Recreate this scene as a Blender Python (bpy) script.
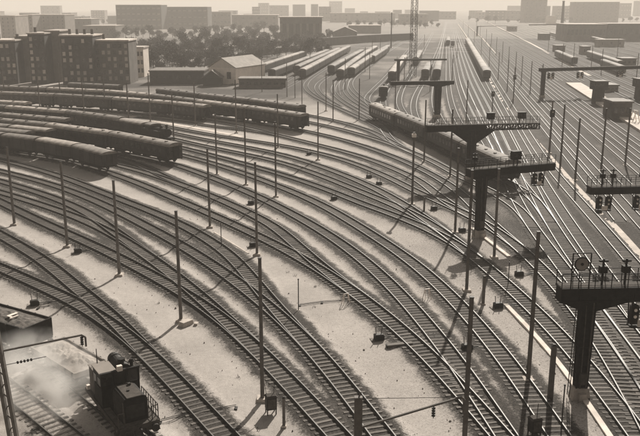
import bpy, math, random
import numpy as np
from mathutils import Vector, Matrix, kdtree
random.seed(7); RNG = np.random.default_rng(7)
S = bpy.context.scene
for o in list(bpy.data.objects): bpy.data.objects.remove(o)
COL = S.collection
R = math.radians

# ------------------------------------------------------------------ camera
CAM_H, CAM_F, CAM_T = 27.0, 810.0, R(14.7)      # height, focal length in 640-wide pixels, tilt below the horizon
cd = bpy.data.cameras.new("camera"); cam = bpy.data.objects.new("camera", cd); COL.objects.link(cam)
cam.location = (0, 0, CAM_H); cam.rotation_euler = (math.pi/2-CAM_T, 0, 0)
cd.sensor_fit = 'HORIZONTAL'; cd.sensor_width = 36; cd.lens = 36*CAM_F/640
cd.clip_start = 0.5; cd.clip_end = 12000
S.camera = cam

# ------------------------------------------------------------------ light, sky, exposure
SUN_EL, SUN_AZ = R(33), R(17)                    # azimuth from +Y towards +X
W = bpy.data.worlds.new("World"); S.world = W; W.use_nodes = True
nt = W.node_tree; nt.nodes.clear()
sky = nt.nodes.new('ShaderNodeTexSky'); sky.sky_type = 'NISHITA'; sky.sun_disc = False
sky.sun_elevation = SUN_EL; sky.sun_rotation = SUN_AZ; sky.air_density = 1.5; sky.dust_density = 4
bw = nt.nodes.new('ShaderNodeRGBToBW')
tint = nt.nodes.new('ShaderNodeMixRGB'); tint.blend_type = 'MULTIPLY'; tint.inputs[0].default_value = 1
tint.inputs[2].default_value = (1.0, 0.93, 0.84, 1)
bg = nt.nodes.new('ShaderNodeBackground'); bg.inputs[1].default_value = 0.05
wo = nt.nodes.new('ShaderNodeOutputWorld')
nt.links.new(sky.outputs[0], bw.inputs[0]); nt.links.new(bw.outputs[0], tint.inputs[1])
nt.links.new(tint.outputs[0], bg.inputs[0]); nt.links.new(bg.outputs[0], wo.inputs[0])
sd = bpy.data.lights.new("sun", 'SUN'); sd.energy = 5.0; sd.angle = R(0.6); sd.color = (1.0, 0.93, 0.83)
sun = bpy.data.objects.new("sun", sd); COL.objects.link(sun)
sun.rotation_euler = Vector((-math.sin(SUN_AZ)*math.cos(SUN_EL), -math.cos(SUN_AZ)*math.cos(SUN_EL), -math.sin(SUN_EL))).to_track_quat('-Z', 'Y').to_euler()
S.view_settings.view_transform = 'Standard'; S.view_settings.look = 'None'
S.view_settings.exposure = 0.48; S.view_settings.gamma = 1
S.cycles.volume_bounces = 3; S.cycles.max_bounces = 5; S.cycles.diffuse_bounces = 2; S.cycles.glossy_bounces = 2
S.cycles.transparent_max_bounces = 6

# ------------------------------------------------------------------ helpers
ORD = ('first','second','third','fourth','fifth','sixth','seventh','eighth','ninth','tenth','eleventh','twelfth','thirteenth','fourteenth','fifteenth','sixteenth')
def G(x, y, z=0.0):
    """world point at height z seen at photograph pixel (x, y)"""
    v = -(y-218)/CAM_F; u = (x-320)/CAM_F; c, s = math.cos(CAM_T), math.sin(CAM_T)
    t = (z-CAM_H)/(-s+c*v)
    return Vector((u*t, (c+s*v)*t, z))

def sep(v, w=0.0):
    """a sepia grey of luminance about v"""
    return (v*(1.08+w), v*0.965, v*(0.87-w), 1)

MATS = {}
def mat(name, v, rough=0.85, scale=2.0, amt=0.25, metal=0.0, spec=0.3, v2=None, coords='Object', bump=0.0, w=0.0, stretch=None, obj_var=0.2):
    if name in MATS: return MATS[name]
    m = bpy.data.materials.new(name); m.use_nodes = True; t = m.node_tree; N = t.nodes
    b = N['Principled BSDF']; b.inputs['Roughness'].default_value = rough; b.inputs['Metallic'].default_value = metal
    b.inputs['Specular IOR Level'].default_value = spec
    tc = N.new('ShaderNodeTexCoord'); src = tc.outputs[coords]
    if stretch:
        mp = N.new('ShaderNodeMapping'); mp.inputs['Scale'].default_value = stretch; t.links.new(src, mp.inputs[0]); src = mp.outputs[0]
    n = N.new('ShaderNodeTexNoise'); n.inputs['Scale'].default_value = scale; n.inputs['Detail'].default_value = 6; n.inputs['Roughness'].default_value = 0.65
    t.links.new(src, n.inputs['Vector'])
    r = N.new('ShaderNodeValToRGB'); lo = v*(1-amt*1.4); hi = v*(1+amt*1.4) if v2 is None else v2
    r.color_ramp.elements[0].position = 0.3; r.color_ramp.elements[1].position = 0.7
    r.color_ramp.elements[0].color = sep(lo, w); r.color_ramp.elements[1].color = sep(hi, w)
    oi = N.new('ShaderNodeObjectInfo'); mx = N.new('ShaderNodeMixRGB'); mx.blend_type = 'MULTIPLY'; mx.inputs[0].default_value = 1
    mr = N.new('ShaderNodeMapRange'); mr.inputs[3].default_value = 1-obj_var; mr.inputs[4].default_value = 1+obj_var
    t.links.new(oi.outputs['Random'], mr.inputs[0]); t.links.new(n.outputs[0], r.inputs[0])
    t.links.new(r.outputs[0], mx.inputs[1]); t.links.new(mr.outputs[0], mx.inputs[2]); t.links.new(mx.outputs[0], b.inputs['Base Color'])
    if bump:
        bp = N.new('ShaderNodeBump'); bp.inputs['Strength'].default_value = bump; bp.inputs['Distance'].default_value = 0.05
        t.links.new(n.outputs[0], bp.inputs['Height']); t.links.new(bp.outputs[0], b.inputs['Normal'])
    MATS[name] = m; return m

M_STEEL = mat("painted_steel", 0.07, 0.9, 3, 0.3, spec=0.1)
M_MAST = mat("mast_steel", 0.115, 0.7, 2, 0.25)
M_DARK = mat("dark_steel", 0.022, 0.65, 3, 0.4, spec=0.2)
M_SOOT = mat("soot_black", 0.011, 0.75, 3, 0.5, spec=0.15)
M_CONC = mat("concrete", 0.42, 0.9, 1.5, 0.2, bump=0.3)
M_PALE = mat("pale_concrete", 0.55, 0.9, 0.6, 0.18)
M_SLEEP = mat("weathered_sleeper", 0.105, 0.85, 6, 0.45, bump=0.4, stretch=(0.4, 3, 3), obj_var=0.45)
M_RAILTOP = mat("worn_rail_head", 0.07, 0.55, 1, 0.25, metal=0.0, spec=0.42)
M_RAIL = mat("rusty_rail", 0.03, 0.7, 8, 0.3)
M_COACH = mat("coach_paint", 0.024, 0.5, 1.2, 0.4, spec=0.35, obj_var=0.5)
M_VAN = mat("van_planks", 0.032, 0.8, 1.0, 0.4, stretch=(1, 6, 0.5))
M_ROOF = mat("dusty_car_roof", 0.27, 0.8, 0.9, 0.35, obj_var=0.3)
M_ROOF2 = mat("sooty_car_roof", 0.13, 0.8, 0.9, 0.4, obj_var=0.3)
M_GLASS = mat("dark_window_glass", 0.02, 0.15, 2, 0.2, spec=0.6)
M_PWIN = mat("pale_window", 0.42, 0.4, 2, 0.3)
M_BRICK = mat("sooty_facade", 0.035, 0.9, 0.3, 0.3)
M_BRICK2 = mat("grey_facade", 0.10, 0.9, 0.3, 0.25)
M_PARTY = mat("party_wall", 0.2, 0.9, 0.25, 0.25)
M_WHITE = mat("white_wall", 0.62, 0.85, 0.5, 0.12)
M_TILE = mat("roof_tiles", 0.28, 0.85, 0.6, 0.2)
M_TILED = mat("dark_roof_tiles", 0.10, 0.85, 0.6, 0.25)
M_WOOD = mat("old_wood", 0.16, 0.85, 2, 0.3)
M_LEAF = mat("foliage", 0.04, 0.8, 0.4, 0.5, obj_var=0.45)
M_BARK = mat("bark", 0.07, 0.9, 3, 0.3)
M_FACE = mat("signal_white", 0.7, 0.5, 3, 0.1)
M_COAL = mat("coal_load", 0.085, 0.9, 2.5, 0.6, bump=1.0)

class MB:
    def __init__(s): s.v = []; s.f = []; s.mi = []; s.cm = 0
    def add(s, vs, fs):
        k = len(s.v); s.v += [tuple(p) for p in vs]; s.f += [tuple(i+k for i in f) for f in fs]; s.mi += [s.cm]*len(fs); return s
    def box(s, x0, x1, y0, y1, z0, z1):
        return s.add([(x0,y0,z0),(x1,y0,z0),(x1,y1,z0),(x0,y1,z0),(x0,y0,z1),(x1,y0,z1),(x1,y1,z1),(x0,y1,z1)],
                     [(0,3,2,1),(4,5,6,7),(0,1,5,4),(1,2,6,5),(2,3,7,6),(3,0,4,7)])
    def cbox(s, x, y, z, sx, sy, sz): return s.box(x-sx/2, x+sx/2, y-sy/2, y+sy/2, z, z+sz)
    def frus(s, x, y, z, sx, sy, tx, ty, h):
        a, b, c, d = sx/2, sy/2, tx/2, ty/2
        return s.add([(x-a,y-b,z),(x+a,y-b,z),(x+a,y+b,z),(x-a,y+b,z),(x-c,y-d,z+h),(x+c,y-d,z+h),(x+c,y+d,z+h),(x-c,y+d,z+h)],
                     [(0,3,2,1),(4,5,6,7),(0,1,5,4),(1,2,6,5),(2,3,7,6),(3,0,4,7)])
    def bar(s, p0, p1, w, h=None, up=(0,0,1)):
        h = h or w; p0 = Vector(p0); p1 = Vector(p1); d = (p1-p0).normalized(); u = Vector(up)
        if abs(d.dot(u)) > 0.98: u = Vector((0,1,0))
        a = d.cross(u).normalized()*w/2; b = a.cross(d).normalized()*h/2
        return s.add([p0-a-b,p0+a-b,p0+a+b,p0-a+b,p1-a-b,p1+a-b,p1+a+b,p1-a+b],
                     [(0,1,2,3),(7,6,5,4),(0,4,5,1),(1,5,6,2),(2,6,7,3),(3,7,4,0)])
    def cyl(s, p0, p1, r0, r1=None, n=10, cap=True):
        r1 = r0 if r1 is None else r1; p0 = Vector(p0); p1 = Vector(p1); d = (p1-p0).normalized()
        u = Vector((0,0,1)) if abs(d.z) < 0.9 else Vector((0,1,0)); a = d.cross(u).normalized(); b = a.cross(d)
        vs = []; fs = []
        for i in range(n):
            t = 2*math.pi*i/n; q = a*math.cos(t)+b*math.sin(t); vs += [p0+q*r0, p1+q*r1]
        for i in range(n):
            j = (i+1) % n; fs.append((2*i, 2*i+1, 2*j+1, 2*j))
        if cap: fs += [tuple(2*i for i in range(n)), tuple(2*i+1 for i in reversed(range(n)))]
        return s.add(vs, fs)
    def extr(s, prof, y0, y1, cap=True):
        """profile [(x,z)...] swept along y"""
        n = len(prof); vs = [(x,y0,z) for x,z in prof]+[(x,y1,z) for x,z in prof]
        fs = [(i, (i+1)%n, (i+1)%n+n, i+n) for i in range(n)]
        if cap: fs += [tuple(reversed(range(n))), tuple(range(n, 2*n))]
        return s.add(vs, fs)
    def mesh(s, name, *mats):
        m = bpy.data.meshes.new(name); m.from_pydata(s.v, [], s.f)
        for x in mats: m.materials.append(x)
        if len(mats) > 1: m.polygons.foreach_set('material_index', s.mi)
        m.update(); return m

def empty(name, loc, rz=0, label=None, cat=None, group=None, kind=None):
    o = bpy.data.objects.new(name, None); COL.objects.link(o); o.location = loc; o.rotation_euler = (0,0,rz); o.empty_display_size = 0.3
    tag(o, label, cat, group, kind); return o
def tag(o, label=None, cat=None, group=None, kind=None):
    if label: o['label'] = label
    if cat: o['category'] = cat
    if group: o['group'] = group
    if kind: o['kind'] = kind
    return o
def ob(name, me, parent=None, loc=(0,0,0), rz=0):
    o = bpy.data.objects.new(name, me); COL.objects.link(o); o.location = loc; o.rotation_euler = (0,0,rz)
    if parent is not None: o.parent = parent
    return o

class Proto:
    """a kind of thing: parts and sub-parts that share their meshes between copies"""
    def __init__(s): s.p = []
    def add(s, name, me, loc=(0,0,0), rz=0, parent=None):
        s.p.append((name, me, loc, rz, parent)); return len(s.p)-1
    def place(s, name, loc, rz, label, cat, group=None, sc=None):
        root = empty(name, loc, rz, label, cat, group); made = []
        if sc: root.scale = sc
        for n, me, l, r, pa in s.p: made.append(ob(n, me, root if pa is None else made[pa], l, r))
        return root

# ------------------------------------------------------------------ tracks: where they run
TRK = {
 'T1': [(1,237),(28,252),(52,268),(80,293),(108,314),(120,327),(156,365),(188,398),(219,433)],
 'T2': [(0,270),(36,285),(72,305),(107,329),(130,348),(158,368),(188,399)],
 'T3': [(-40,322),(-10,333),(20,345.5),(42,356.4),(74,378),(106,406),(139,442)],
 'T3b': [(-30,362),(0,383),(17,396),(38,414),(53,430)],
 'T4a': [(10,196.7),(40,205.5),(67,214.5),(107,231),(132,246.5),(147,257.5),(180,281),(214,311),(246,341),(267,362),(287,383),(306,403),(330,432)],
 'T4b': [(10,208),(38,222),(66,235),(107,252.5),(149,275),(180,296.5),(214,321),(240,341),(264,362),(287,384)],
 'T4c': [(10,185.5),(40,194),(67,203.5),(94,217),(120,233.5),(147,253),(180,279)],
 'T5': [(10,175),(40,182),(67,190.5),(107,207),(127,217.5),(150,229.5),(177,244),(214,267),(247,291),(271,311),(294,330),(311,348),(325,364),(339,378),(356,405),(376,433)],
 'T6': [(10,163.5),(40,171),(67,179.5),(107,196),(155,214),(179,224),(214,243.5),(250,273),(268,290),(288,311),(305,331),(322,355),(339,378)],
 'T7': [(0,152.5),(60,160.5),(112,174.5),(147,188),(177,201),(207,214),(257,237),(281,248.5),(321,271.5),(350,291),(380,314),(414,343),(436,364),(464,395),(492.5,433)],
 'T8': [(0,147.5),(35,151),(60,155),(122,167),(162,179),(207,195.5),(254,216.5),(288,235.5),(321,259),(356,290),(380,313)],
 'T8b': [(0,142.5),(53,148),(122,160),(150,169),(185,185),(212,198)],
 'T9': [(0,137),(50,142.3),(114,152.5),(174,164.8),(214,180),(253,195),(284,211),(297,218),(321,231),(355,254.5),(394,289),(419,318),(456,363),(476,393),(500,433)],
 'T10': [(0,130.5),(65,136.5),(120,144.5),(181,155.5),(214,165),(246,175),(276,186.5),(321,205),(341,217),(368,234),(407,259),(427,275),(443,290),(472,321),(507.5,363),(527,391),(552,433)],
 'T11': [(0,121.5),(65,127),(125,136),(181,148.5),(214,157),(277,174),(321,188.5),(353,201),(392,219),(430,238),(465,260),(485,275)],
 'T12': [(-5,116),(65,120.5),(125,129),(181,142),(214,149.5),(277,162),(321,177),(370,197),(400,212),(430,229),(465,252)],
 'T13': [(100,121),(140,127),(181,136),(214,142.5),(277,154),(321,167.5),(370,187),(404,206),(440,231),(465,251),(503,284),(538,316),(573,352),(596,379),(629,430)],
 'T13b': [(150,124),(214,136.5),(277,145.5),(320,154),(362,167),(404,186),(430,201),(457,217),(482,234.5),(511,257)],
 'Ta': [(0,106),(60,108.5),(117,112.3),(170,117),(209,121.5),(250,129),(277,136),(320,146.5),(362,157.5),(404,174),(440,193),(470,216),(490,233)],
 'Tz': [(140,118),(180,122.5),(214,127.3),(250,133.5),(277,139.5)],
 'Tb': [(0,99),(107,104),(160,109.5),(214,117.5),(260,124),(304,131.5),(340,140),(370,149),(414,166.5),(457,191),(490,226),(526,255),(543,272),(559,290.5),(582,317),(598,337),(613,362),(627,390),(640,414)],
 'Tc': [(55,95),(100,97),(150,101),(214,109.5),(260,115),(304,122),(340,130),(375,140),(400,148.5),(430,161),(457,176),(480,193),(503,211),(527,231)],
 'Td': [(366,50),(351,54),(318,74),(306,84),(309,93),(330,105),(365,121),(384,131),(400,139),(430,155)],
 'Te': [(415,35),(379,50.5),(341,79),(333,90),(341,101),(370,117.5),(404,135.5)],
 'Tf': [(420,35),(389,51),(351,78),(345,90),(352,100),(380,117),(414,138)],
 'Tn': [(428,33),(406,61),(392,82),(383,100),(388,117),(405,130),(425,141)],
 'Tq': [(360,112),(380,122),(403,132),(427,142.5),(455,157.5),(480,169.5),(507,186),(525,203),(546,224)],
 'C0': [(446,22),(440,45),(426,78),(414,100),(415,120),(436,145)],
 'C1': [(447,22),(443,42),(437,78),(434,100),(439,120),(462,150),(480,167)],
 'C2': [(449,22),(448,42),(448,78),(450,100),(459,125),(480,152),(500,178)],
 'C3': [(450,22),(452,42),(457,78),(464,102),(477,130),(498,163),(512,188)],
 'T15': [(452,22),(456,40),(466,78),(482,116),(500,160),(514,200),(527.5,228),(540,242),(557,261),(567,275),(583,296),(601,319),(618,345),(636,372)],
 'T16': [(454,22),(460,40),(476,78),(499,121),(521,166),(546,219),(562,247),(584,276),(606,306),(624,330),(645,357)],
 'T17': [(455,22),(465,40),(485,78),(513,130),(537,174),(563.5,218),(579.5,241),(604.5,276),(621,299),(646,334)],
 'T18': [(459,22),(471,40),(493,78),(522,126),(545,163),(570,194),(593,218),(611,240),(632,265),(655,292)],
 'Tw': [(255,107.5),(300,114.5),(340,122.5),(375,133.5),(404,145.5),(430,158)],
 'Na': [(398,38),(369,52.5),(330,76),(317,86),(320,95),(338,107)],
 'Nb': [(366,42.5),(344,52),(300,74),(276,88)],
 'Nc': [(407,37),(384,49),(360,64),(346,73),(337,84),(338,96)],
 'Nx': [(416,34.5),(396,47),(368,67),(352,80),(352,90),(368,104),(392,119)],
 'Ny': [(423,34),(412,46),(396,66),(384,80),(372,92),(366,101),(380,114),(398,126)],
 'Nz': [(433,33),(424,50),(412,72),(402,90),(399,105),(410,122),(432,142)],
 'C5': [(453,22),(458,40),(471,78),(489,116),(510,163),(530,205),(548,232)],
 'C6': [(451,22),(454,42),(461,78),(470,102),(486,132),(505,165),(520,200)],
 'N1': [(234,85),(252,77.5),(296,61),(325,51)],
 'N2': [(262,84),(296,70),(337,52.5),(360,44)],
 'N3': [(285,89),(304,78.5),(351,51),(375,41)],
}
def mainline(k, y0=22, y1=300):
    return [(446+k*(y-5.5), y) for y in (y0, 30, 45, 70, 110, 170, 240, 300) if y <= y1]+([(446+k*(y1-5.5), y1)] if y1 not in (45, 70, 110, 170, 240, 300) else [])
for i, k in enumerate((0.80, 0.885, 1.0, 1.155, 1.27, 1.385)): TRK['M%d' % i] = mainline(k, 22, 300 if k > .85 else 225)
for i, k in enumerate((1.5, 1.63, 1.78)): TRK['F%d' % (i+20)] = mainline(k, 22, 82)
for i, k in enumerate((1.95, 2.12, 2.3, 2.5, 2.7, 2.92, 3.15, 3.4, 3.7, 4.05, 4.45, 4.9, 5.5, 6.2)): TRK['F%d' % i] = mainline(k, 22, 130 if k < 3.6 else 60)

def smooth_path(px, ext0=25.0, ext1=18.0, sig=5.0):
    P = np.array([[*G(x, y)[:2]] for x, y in px])
    d = np.r_[0, np.cumsum(np.hypot(*np.diff(P, axis=0).T))]
    # Catmull-Rom style tangents, cubic Hermite, 1 m samples
    m = np.zeros_like(P); m[1:-1] = (P[2:]-P[:-2])/(d[2:]-d[:-2])[:, None]; m[0] = (P[1]-P[0])/(d[1]-d[0]); m[-1] = (P[-1]-P[-2])/(d[-1]-d[-2])
    s = np.arange(0, d[-1], 1.0); k = np.clip(np.searchsorted(d, s, 'right')-1, 0, len(P)-2); h = (d[k+1]-d[k])[:, None]; t = ((s-d[k])[:, None])/h
    Q = (2*t**3-3*t**2+1)*P[k]+(t**3-2*t**2+t)*h*m[k]+(-2*t**3+3*t**2)*P[k+1]+(t**3-t**2)*h*m[k+1]
    w = int(sig*3); ker = np.exp(-0.5*(np.arange(-w, w+1)/sig)**2); ker /= ker.sum()
    for _ in range(2):
        n = min(12, len(Q)-1)
        u0 = (Q[0]-Q[n])/n; u1 = (Q[-1]-Q[-1-n])/n
        pad0 = Q[0]+u0*np.arange(w, 0, -1)[:, None]; pad1 = Q[-1]+u1*np.arange(1, w+1)[:, None]
        A = np.vstack([pad0, Q, pad1]); Q = np.stack([np.convolve(A[:, i], ker, 'valid') for i in (0, 1)], 1)
    def extend(Q, L):
        n = min(14, (len(Q)-1)//2)
        a = Q[-1]-Q[-1-n]; b = Q[-1-n]-Q[-1-2*n]
        ang = math.atan2(a[0]*-b[1]+a[1]*b[0], a.dot(b))/n; ang = max(-0.012, min(0.012, ang))
        u = (Q[-1]-Q[-3])/2; u /= np.hypot(*u); th = math.atan2(u[1], u[0]); p = Q[-1].copy(); out = []
        for i in range(int(L)):
            th += ang; p = p+np.array([math.cos(th), math.sin(th)]); out.append(p)
        return np.vstack([Q, out]) if out else Q
    Q = extend(Q, ext1); Q = extend(Q[::-1], ext0)[::-1]
    return Q
NOEXT_START = {'T13','T13b','Tz','Tc','Td','Te','Tf','Tn','Tq','C0','C1','C2','C3','T15','T16','T17','T18','N1','N2','N3','Tw','Na','Nb','Nc','Nx','Ny','Nz','C5','C6'}
NOEXT_END = {'T2','T4b','T4c','T6','T8','T8b','T11','T12','T13b','Ta','Tz','Td','Te','Tf','Tn','Tq','C0','C1','C2','C3','Tc','N1','N2','N3','Tw','Na','Nb','Nc','Nx','Ny','Nz','C5','C6'}
PATH = {}
for n, px in TRK.items():
    PATH[n] = smooth_path(px, 0 if n in NOEXT_START or n[0] in 'MF' else 25, 0 if n in NOEXT_END or n[0] in 'MF' else 20, 3.0 if n in ('T1','T2') else (10.0 if n[0] in 'MFC' or n in ('T15','T16','T17','T18') else 5.0))

MERGE = {'T2':'T1','T4b':'T4a','T4c':'T4a','T6':'T5','T8':'T7','T8b':'T8','T11':'T13','T12':'T13','T13b':'Tb','Ta':'T13b','Tz':'Ta','Td':'Tc','Te':'Td','Tf':'Te','Nx':'Te','Ny':'Tb','Tn':'Tb',
         'Nz':'Tq','Tq':'T16','C0':'Tq','C1':'Tq','C2':'Tq','C3':'Tq','C5':'T16','C6':'T15','Tc':'T15','Tw':'Tc'}
for n, tgt in MERGE.items():          # a turnout: the branch runs into the track it joins
    Q = PATH[n]; A = PATH[tgt]
    if np.min(np.hypot(A[:, 0]-Q[-1, 0], A[:, 1]-Q[-1, 1])) > 4.2:
        tgt = min((t_ for t_ in PATH if t_ != n and MERGE.get(t_) != n), key=lambda t_: np.min(np.hypot(PATH[t_][:, 0]-Q[-1, 0], PATH[t_][:, 1]-Q[-1, 1]))); A = PATH[tgt]
        print('merge', n, '->', tgt, np.min(np.hypot(A[:, 0]-Q[-1, 0], A[:, 1]-Q[-1, 1])))
        if np.min(np.hypot(A[:, 0]-Q[-1, 0], A[:, 1]-Q[-1, 1])) > 4.2: continue
    N_ = min(34, len(Q)//2); P = Q.copy()
    for i in range(N_):
        k = len(Q)-N_+i; w = (i+1)/N_; w = w*w*(3-2*w); j = np.argmin((A[:, 0]-Q[k, 0])**2+(A[:, 1]-Q[k, 1])**2); P[k] = Q[k]*(1-w)+A[j]*w
    d = np.r_[0, np.cumsum(np.hypot(*np.diff(P, axis=0).T))]; s_ = np.arange(0, d[-1], 1.0); P = np.stack([np.interp(s_, d, P[:, 0]), np.interp(s_, d, P[:, 1])], 1)
    ker = np.ones(7)/7; B = np.vstack([np.repeat(P[:1], 3, 0), P, np.repeat(P[-1:], 3, 0)]); M_ = np.stack([np.convolve(B[:, i], ker, 'valid') for i in (0, 1)], 1); M_[:4] = P[:4]; M_[-4:] = P[-4:]
    PATH[n] = M_

def tang(Q):
    t = np.gradient(Q, axis=0); return t/np.hypot(t[:, 0], t[:, 1])[:, None]

# ------------------------------------------------------------------ ground
def vnoise(x, y, seed, freq):
    """value noise on a lattice"""
    r = np.random.default_rng(seed); T = r.random((256, 256))
    X = x*freq; Y = y*freq; i = np.floor(X).astype(int); j = np.floor(Y).astype(int); a = X-i; b = Y-j
    a = a*a*(3-2*a); b = b*b*(3-2*b); g = lambda p, q: T[p % 256, q % 256]
    return (g(i,j)*(1-a)+g(i+1,j)*a)*(1-b)+(g(i,j+1)*(1-a)+g(i+1,j+1)*a)*b
def fbm(x, y, seed, f): return (vnoise(x,y,seed,f)+0.5*vnoise(x,y,seed+1,2*f)+0.25*vnoise(x,y,seed+2,4*f))/1.75

kd_pts = np.vstack([q[::1] for q in PATH.values()])
NY, NX = 560, 640
ys = 26*np.exp(np.linspace(0, math.log(700/26.), NY)); tx = np.linspace(-0.66, 0.66, NX)
GX = (ys[:, None]*tx[None, :]).ravel(); GY = np.repeat(ys, NX)
kd = kdtree.KDTree(len(kd_pts))
for i, (x, y) in enumerate(kd_pts): kd.insert((x, y, 0), i)
kd.balance()
far = GY > 480
DD = np.full(len(GX), 50.0)
find = kd.find
for i in np.nonzero(~far)[0]: DD[i] = find((GX[i], GY[i], 0))[2]
edge = 1.85+0.7*(fbm(GX, GY, 3, 0.12)-0.5)+0.6*(fbm(GX, GY, 13, 1.1)-0.5)
bal = np.clip((edge+0.75-DD)/1.5, 0, 1); bal = bal*bal*(3-2*bal)
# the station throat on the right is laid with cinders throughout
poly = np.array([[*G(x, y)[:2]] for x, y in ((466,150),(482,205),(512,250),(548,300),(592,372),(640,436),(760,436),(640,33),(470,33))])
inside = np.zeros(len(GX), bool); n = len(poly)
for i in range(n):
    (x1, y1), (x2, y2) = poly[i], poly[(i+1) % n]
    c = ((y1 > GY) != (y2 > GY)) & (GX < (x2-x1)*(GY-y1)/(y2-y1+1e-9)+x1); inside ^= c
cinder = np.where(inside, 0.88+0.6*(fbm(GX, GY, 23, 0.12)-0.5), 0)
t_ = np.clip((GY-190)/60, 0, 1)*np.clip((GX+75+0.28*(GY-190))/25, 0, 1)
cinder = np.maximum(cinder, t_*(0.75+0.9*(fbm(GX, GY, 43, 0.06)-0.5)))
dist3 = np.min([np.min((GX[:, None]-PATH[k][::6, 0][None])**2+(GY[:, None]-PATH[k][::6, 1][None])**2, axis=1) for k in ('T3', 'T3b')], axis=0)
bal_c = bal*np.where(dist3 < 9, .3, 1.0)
right_dark = 0.34*np.clip((GX+14)/28, 0, 1)*(.7+.6*fbm(GX, GY, 53, 0.08))  # ground tone grows darker towards the right, broken up by noise
dark = np.maximum(np.maximum(bal_c, cinder), right_dark)
GZ = 0.185*bal+0.05*(fbm(GX, GY, 33, 0.3)-0.5)+0.02*(RNG.random(len(GX))-0.5)*(GY < 120)
me = bpy.data.meshes.new("ground")
idx = np.arange(NY*NX).reshape(NY, NX); q = np.stack([idx[:-1,:-1], idx[:-1,1:], idx[1:,1:], idx[1:,:-1]], -1).reshape(-1, 4)
me.vertices.add(len(GX)); me.vertices.foreach_set('co', np.stack([GX, GY, GZ], 1).ravel().astype(np.float32))
me.loops.add(q.size); me.loops.foreach_set('vertex_index', q.ravel().astype(np.int32))
me.polygons.add(len(q)); me.polygons.foreach_set('loop_start', np.arange(0, q.size, 4).astype(np.int32))
me.update(calc_edges=True); me.shade_smooth()
at = me.attributes.new("ballast_dark", 'FLOAT', 'POINT'); at.data.foreach_set('value', dark.astype(np.float32))
def ground_mat():
    m = bpy.data.materials.new("yard_ground"); m.use_nodes = True; t = m.node_tree; N = t.nodes; b = N['Principled BSDF']
    b.inputs['Roughness'].default_value = 0.95; b.inputs['Specular IOR Level'].default_value = 0.15
    tc = N.new('ShaderNodeTexCoord')
    def noise(s, d=8, r=0.65):
        n = N.new('ShaderNodeTexNoise'); n.inputs['Scale'].default_value = s; n.inputs['Detail'].default_value = d; n.inputs['Roughness'].default_value = r
        t.links.new(tc.outputs['Object'], n.inputs['Vector']); return n.outputs[0]
    def ramp(src, a, b_, p0=0.3, p1=0.7):
        r = N.new('ShaderNodeValToRGB'); r.color_ramp.elements[0].position = p0; r.color_ramp.elements[1].position = p1
        r.color_ramp.elements[0].color = a; r.color_ramp.elements[1].color = b_; t.links.new(src, r.inputs[0]); return r.outputs[0]
    def mul(a, b_):
        x = N.new('ShaderNodeMixRGB'); x.blend_type = 'MULTIPLY'; x.inputs[0].default_value = 1; t.links.new(a, x.inputs[1]); t.links.new(b_, x.inputs[2]); return x.outputs[0]
    g1 = (1,1,1,1)
    sand = mul(mul(ramp(noise(0.12), sep(0.38,-.03), sep(0.52,-.03)), ramp(noise(2.5), (.8,.8,.8,1), g1)), ramp(noise(14), (.72,.72,.72,1), g1, .35, .6))
    ball = mul(mul(ramp(noise(0.2), sep(0.045), sep(0.078)), ramp(noise(8, 3, .8), (.3,.3,.3,1), (1.25,1.25,1.25,1), .38, .62)), ramp(noise(1.2), (.65,.65,.65,1), g1))
    a = N.new('ShaderNodeAttribute'); a.attribute_name = 'ballast_dark'
    ad = N.new('ShaderNodeMath'); ad.operation = 'ADD'; nn = N.new('ShaderNodeMath'); nn.operation = 'MULTIPLY_ADD'
    t.links.new(noise(6, 4, .8), nn.inputs[0]); nn.inputs[1].default_value = 1.7; nn.inputs[2].default_value = -0.85
    t.links.new(a.outputs['Fac'], ad.inputs[0]); t.links.new(nn.outputs[0], ad.inputs[1])
    fr = ramp(ad.outputs[0], (0,0,0,1), (1,1,1,1), 0.25, 0.75)
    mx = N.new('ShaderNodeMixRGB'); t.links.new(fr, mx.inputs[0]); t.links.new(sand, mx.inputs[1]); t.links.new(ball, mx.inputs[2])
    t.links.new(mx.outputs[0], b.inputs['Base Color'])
    bp = N.new('ShaderNodeBump'); bp.inputs['Strength'].default_value = 0.6; bp.inputs['Distance'].default_value = 0.05
    t.links.new(noise(10), bp.inputs['Height']); t.links.new(bp.outputs[0], b.inputs['Normal'])
    return m
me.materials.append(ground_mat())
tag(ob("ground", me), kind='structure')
m = MB(); m.add([(-5500,-150,-0.45),(5500,-150,-0.45),(5500,5800,-0.45),(-5500,5800,-0.45)], [(0,1,2,3)])
tag(ob("outer_ground", m.mesh("outer_ground", mat("earth", 0.13, 0.95, 0.02, 0.35))), kind='structure')

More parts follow.
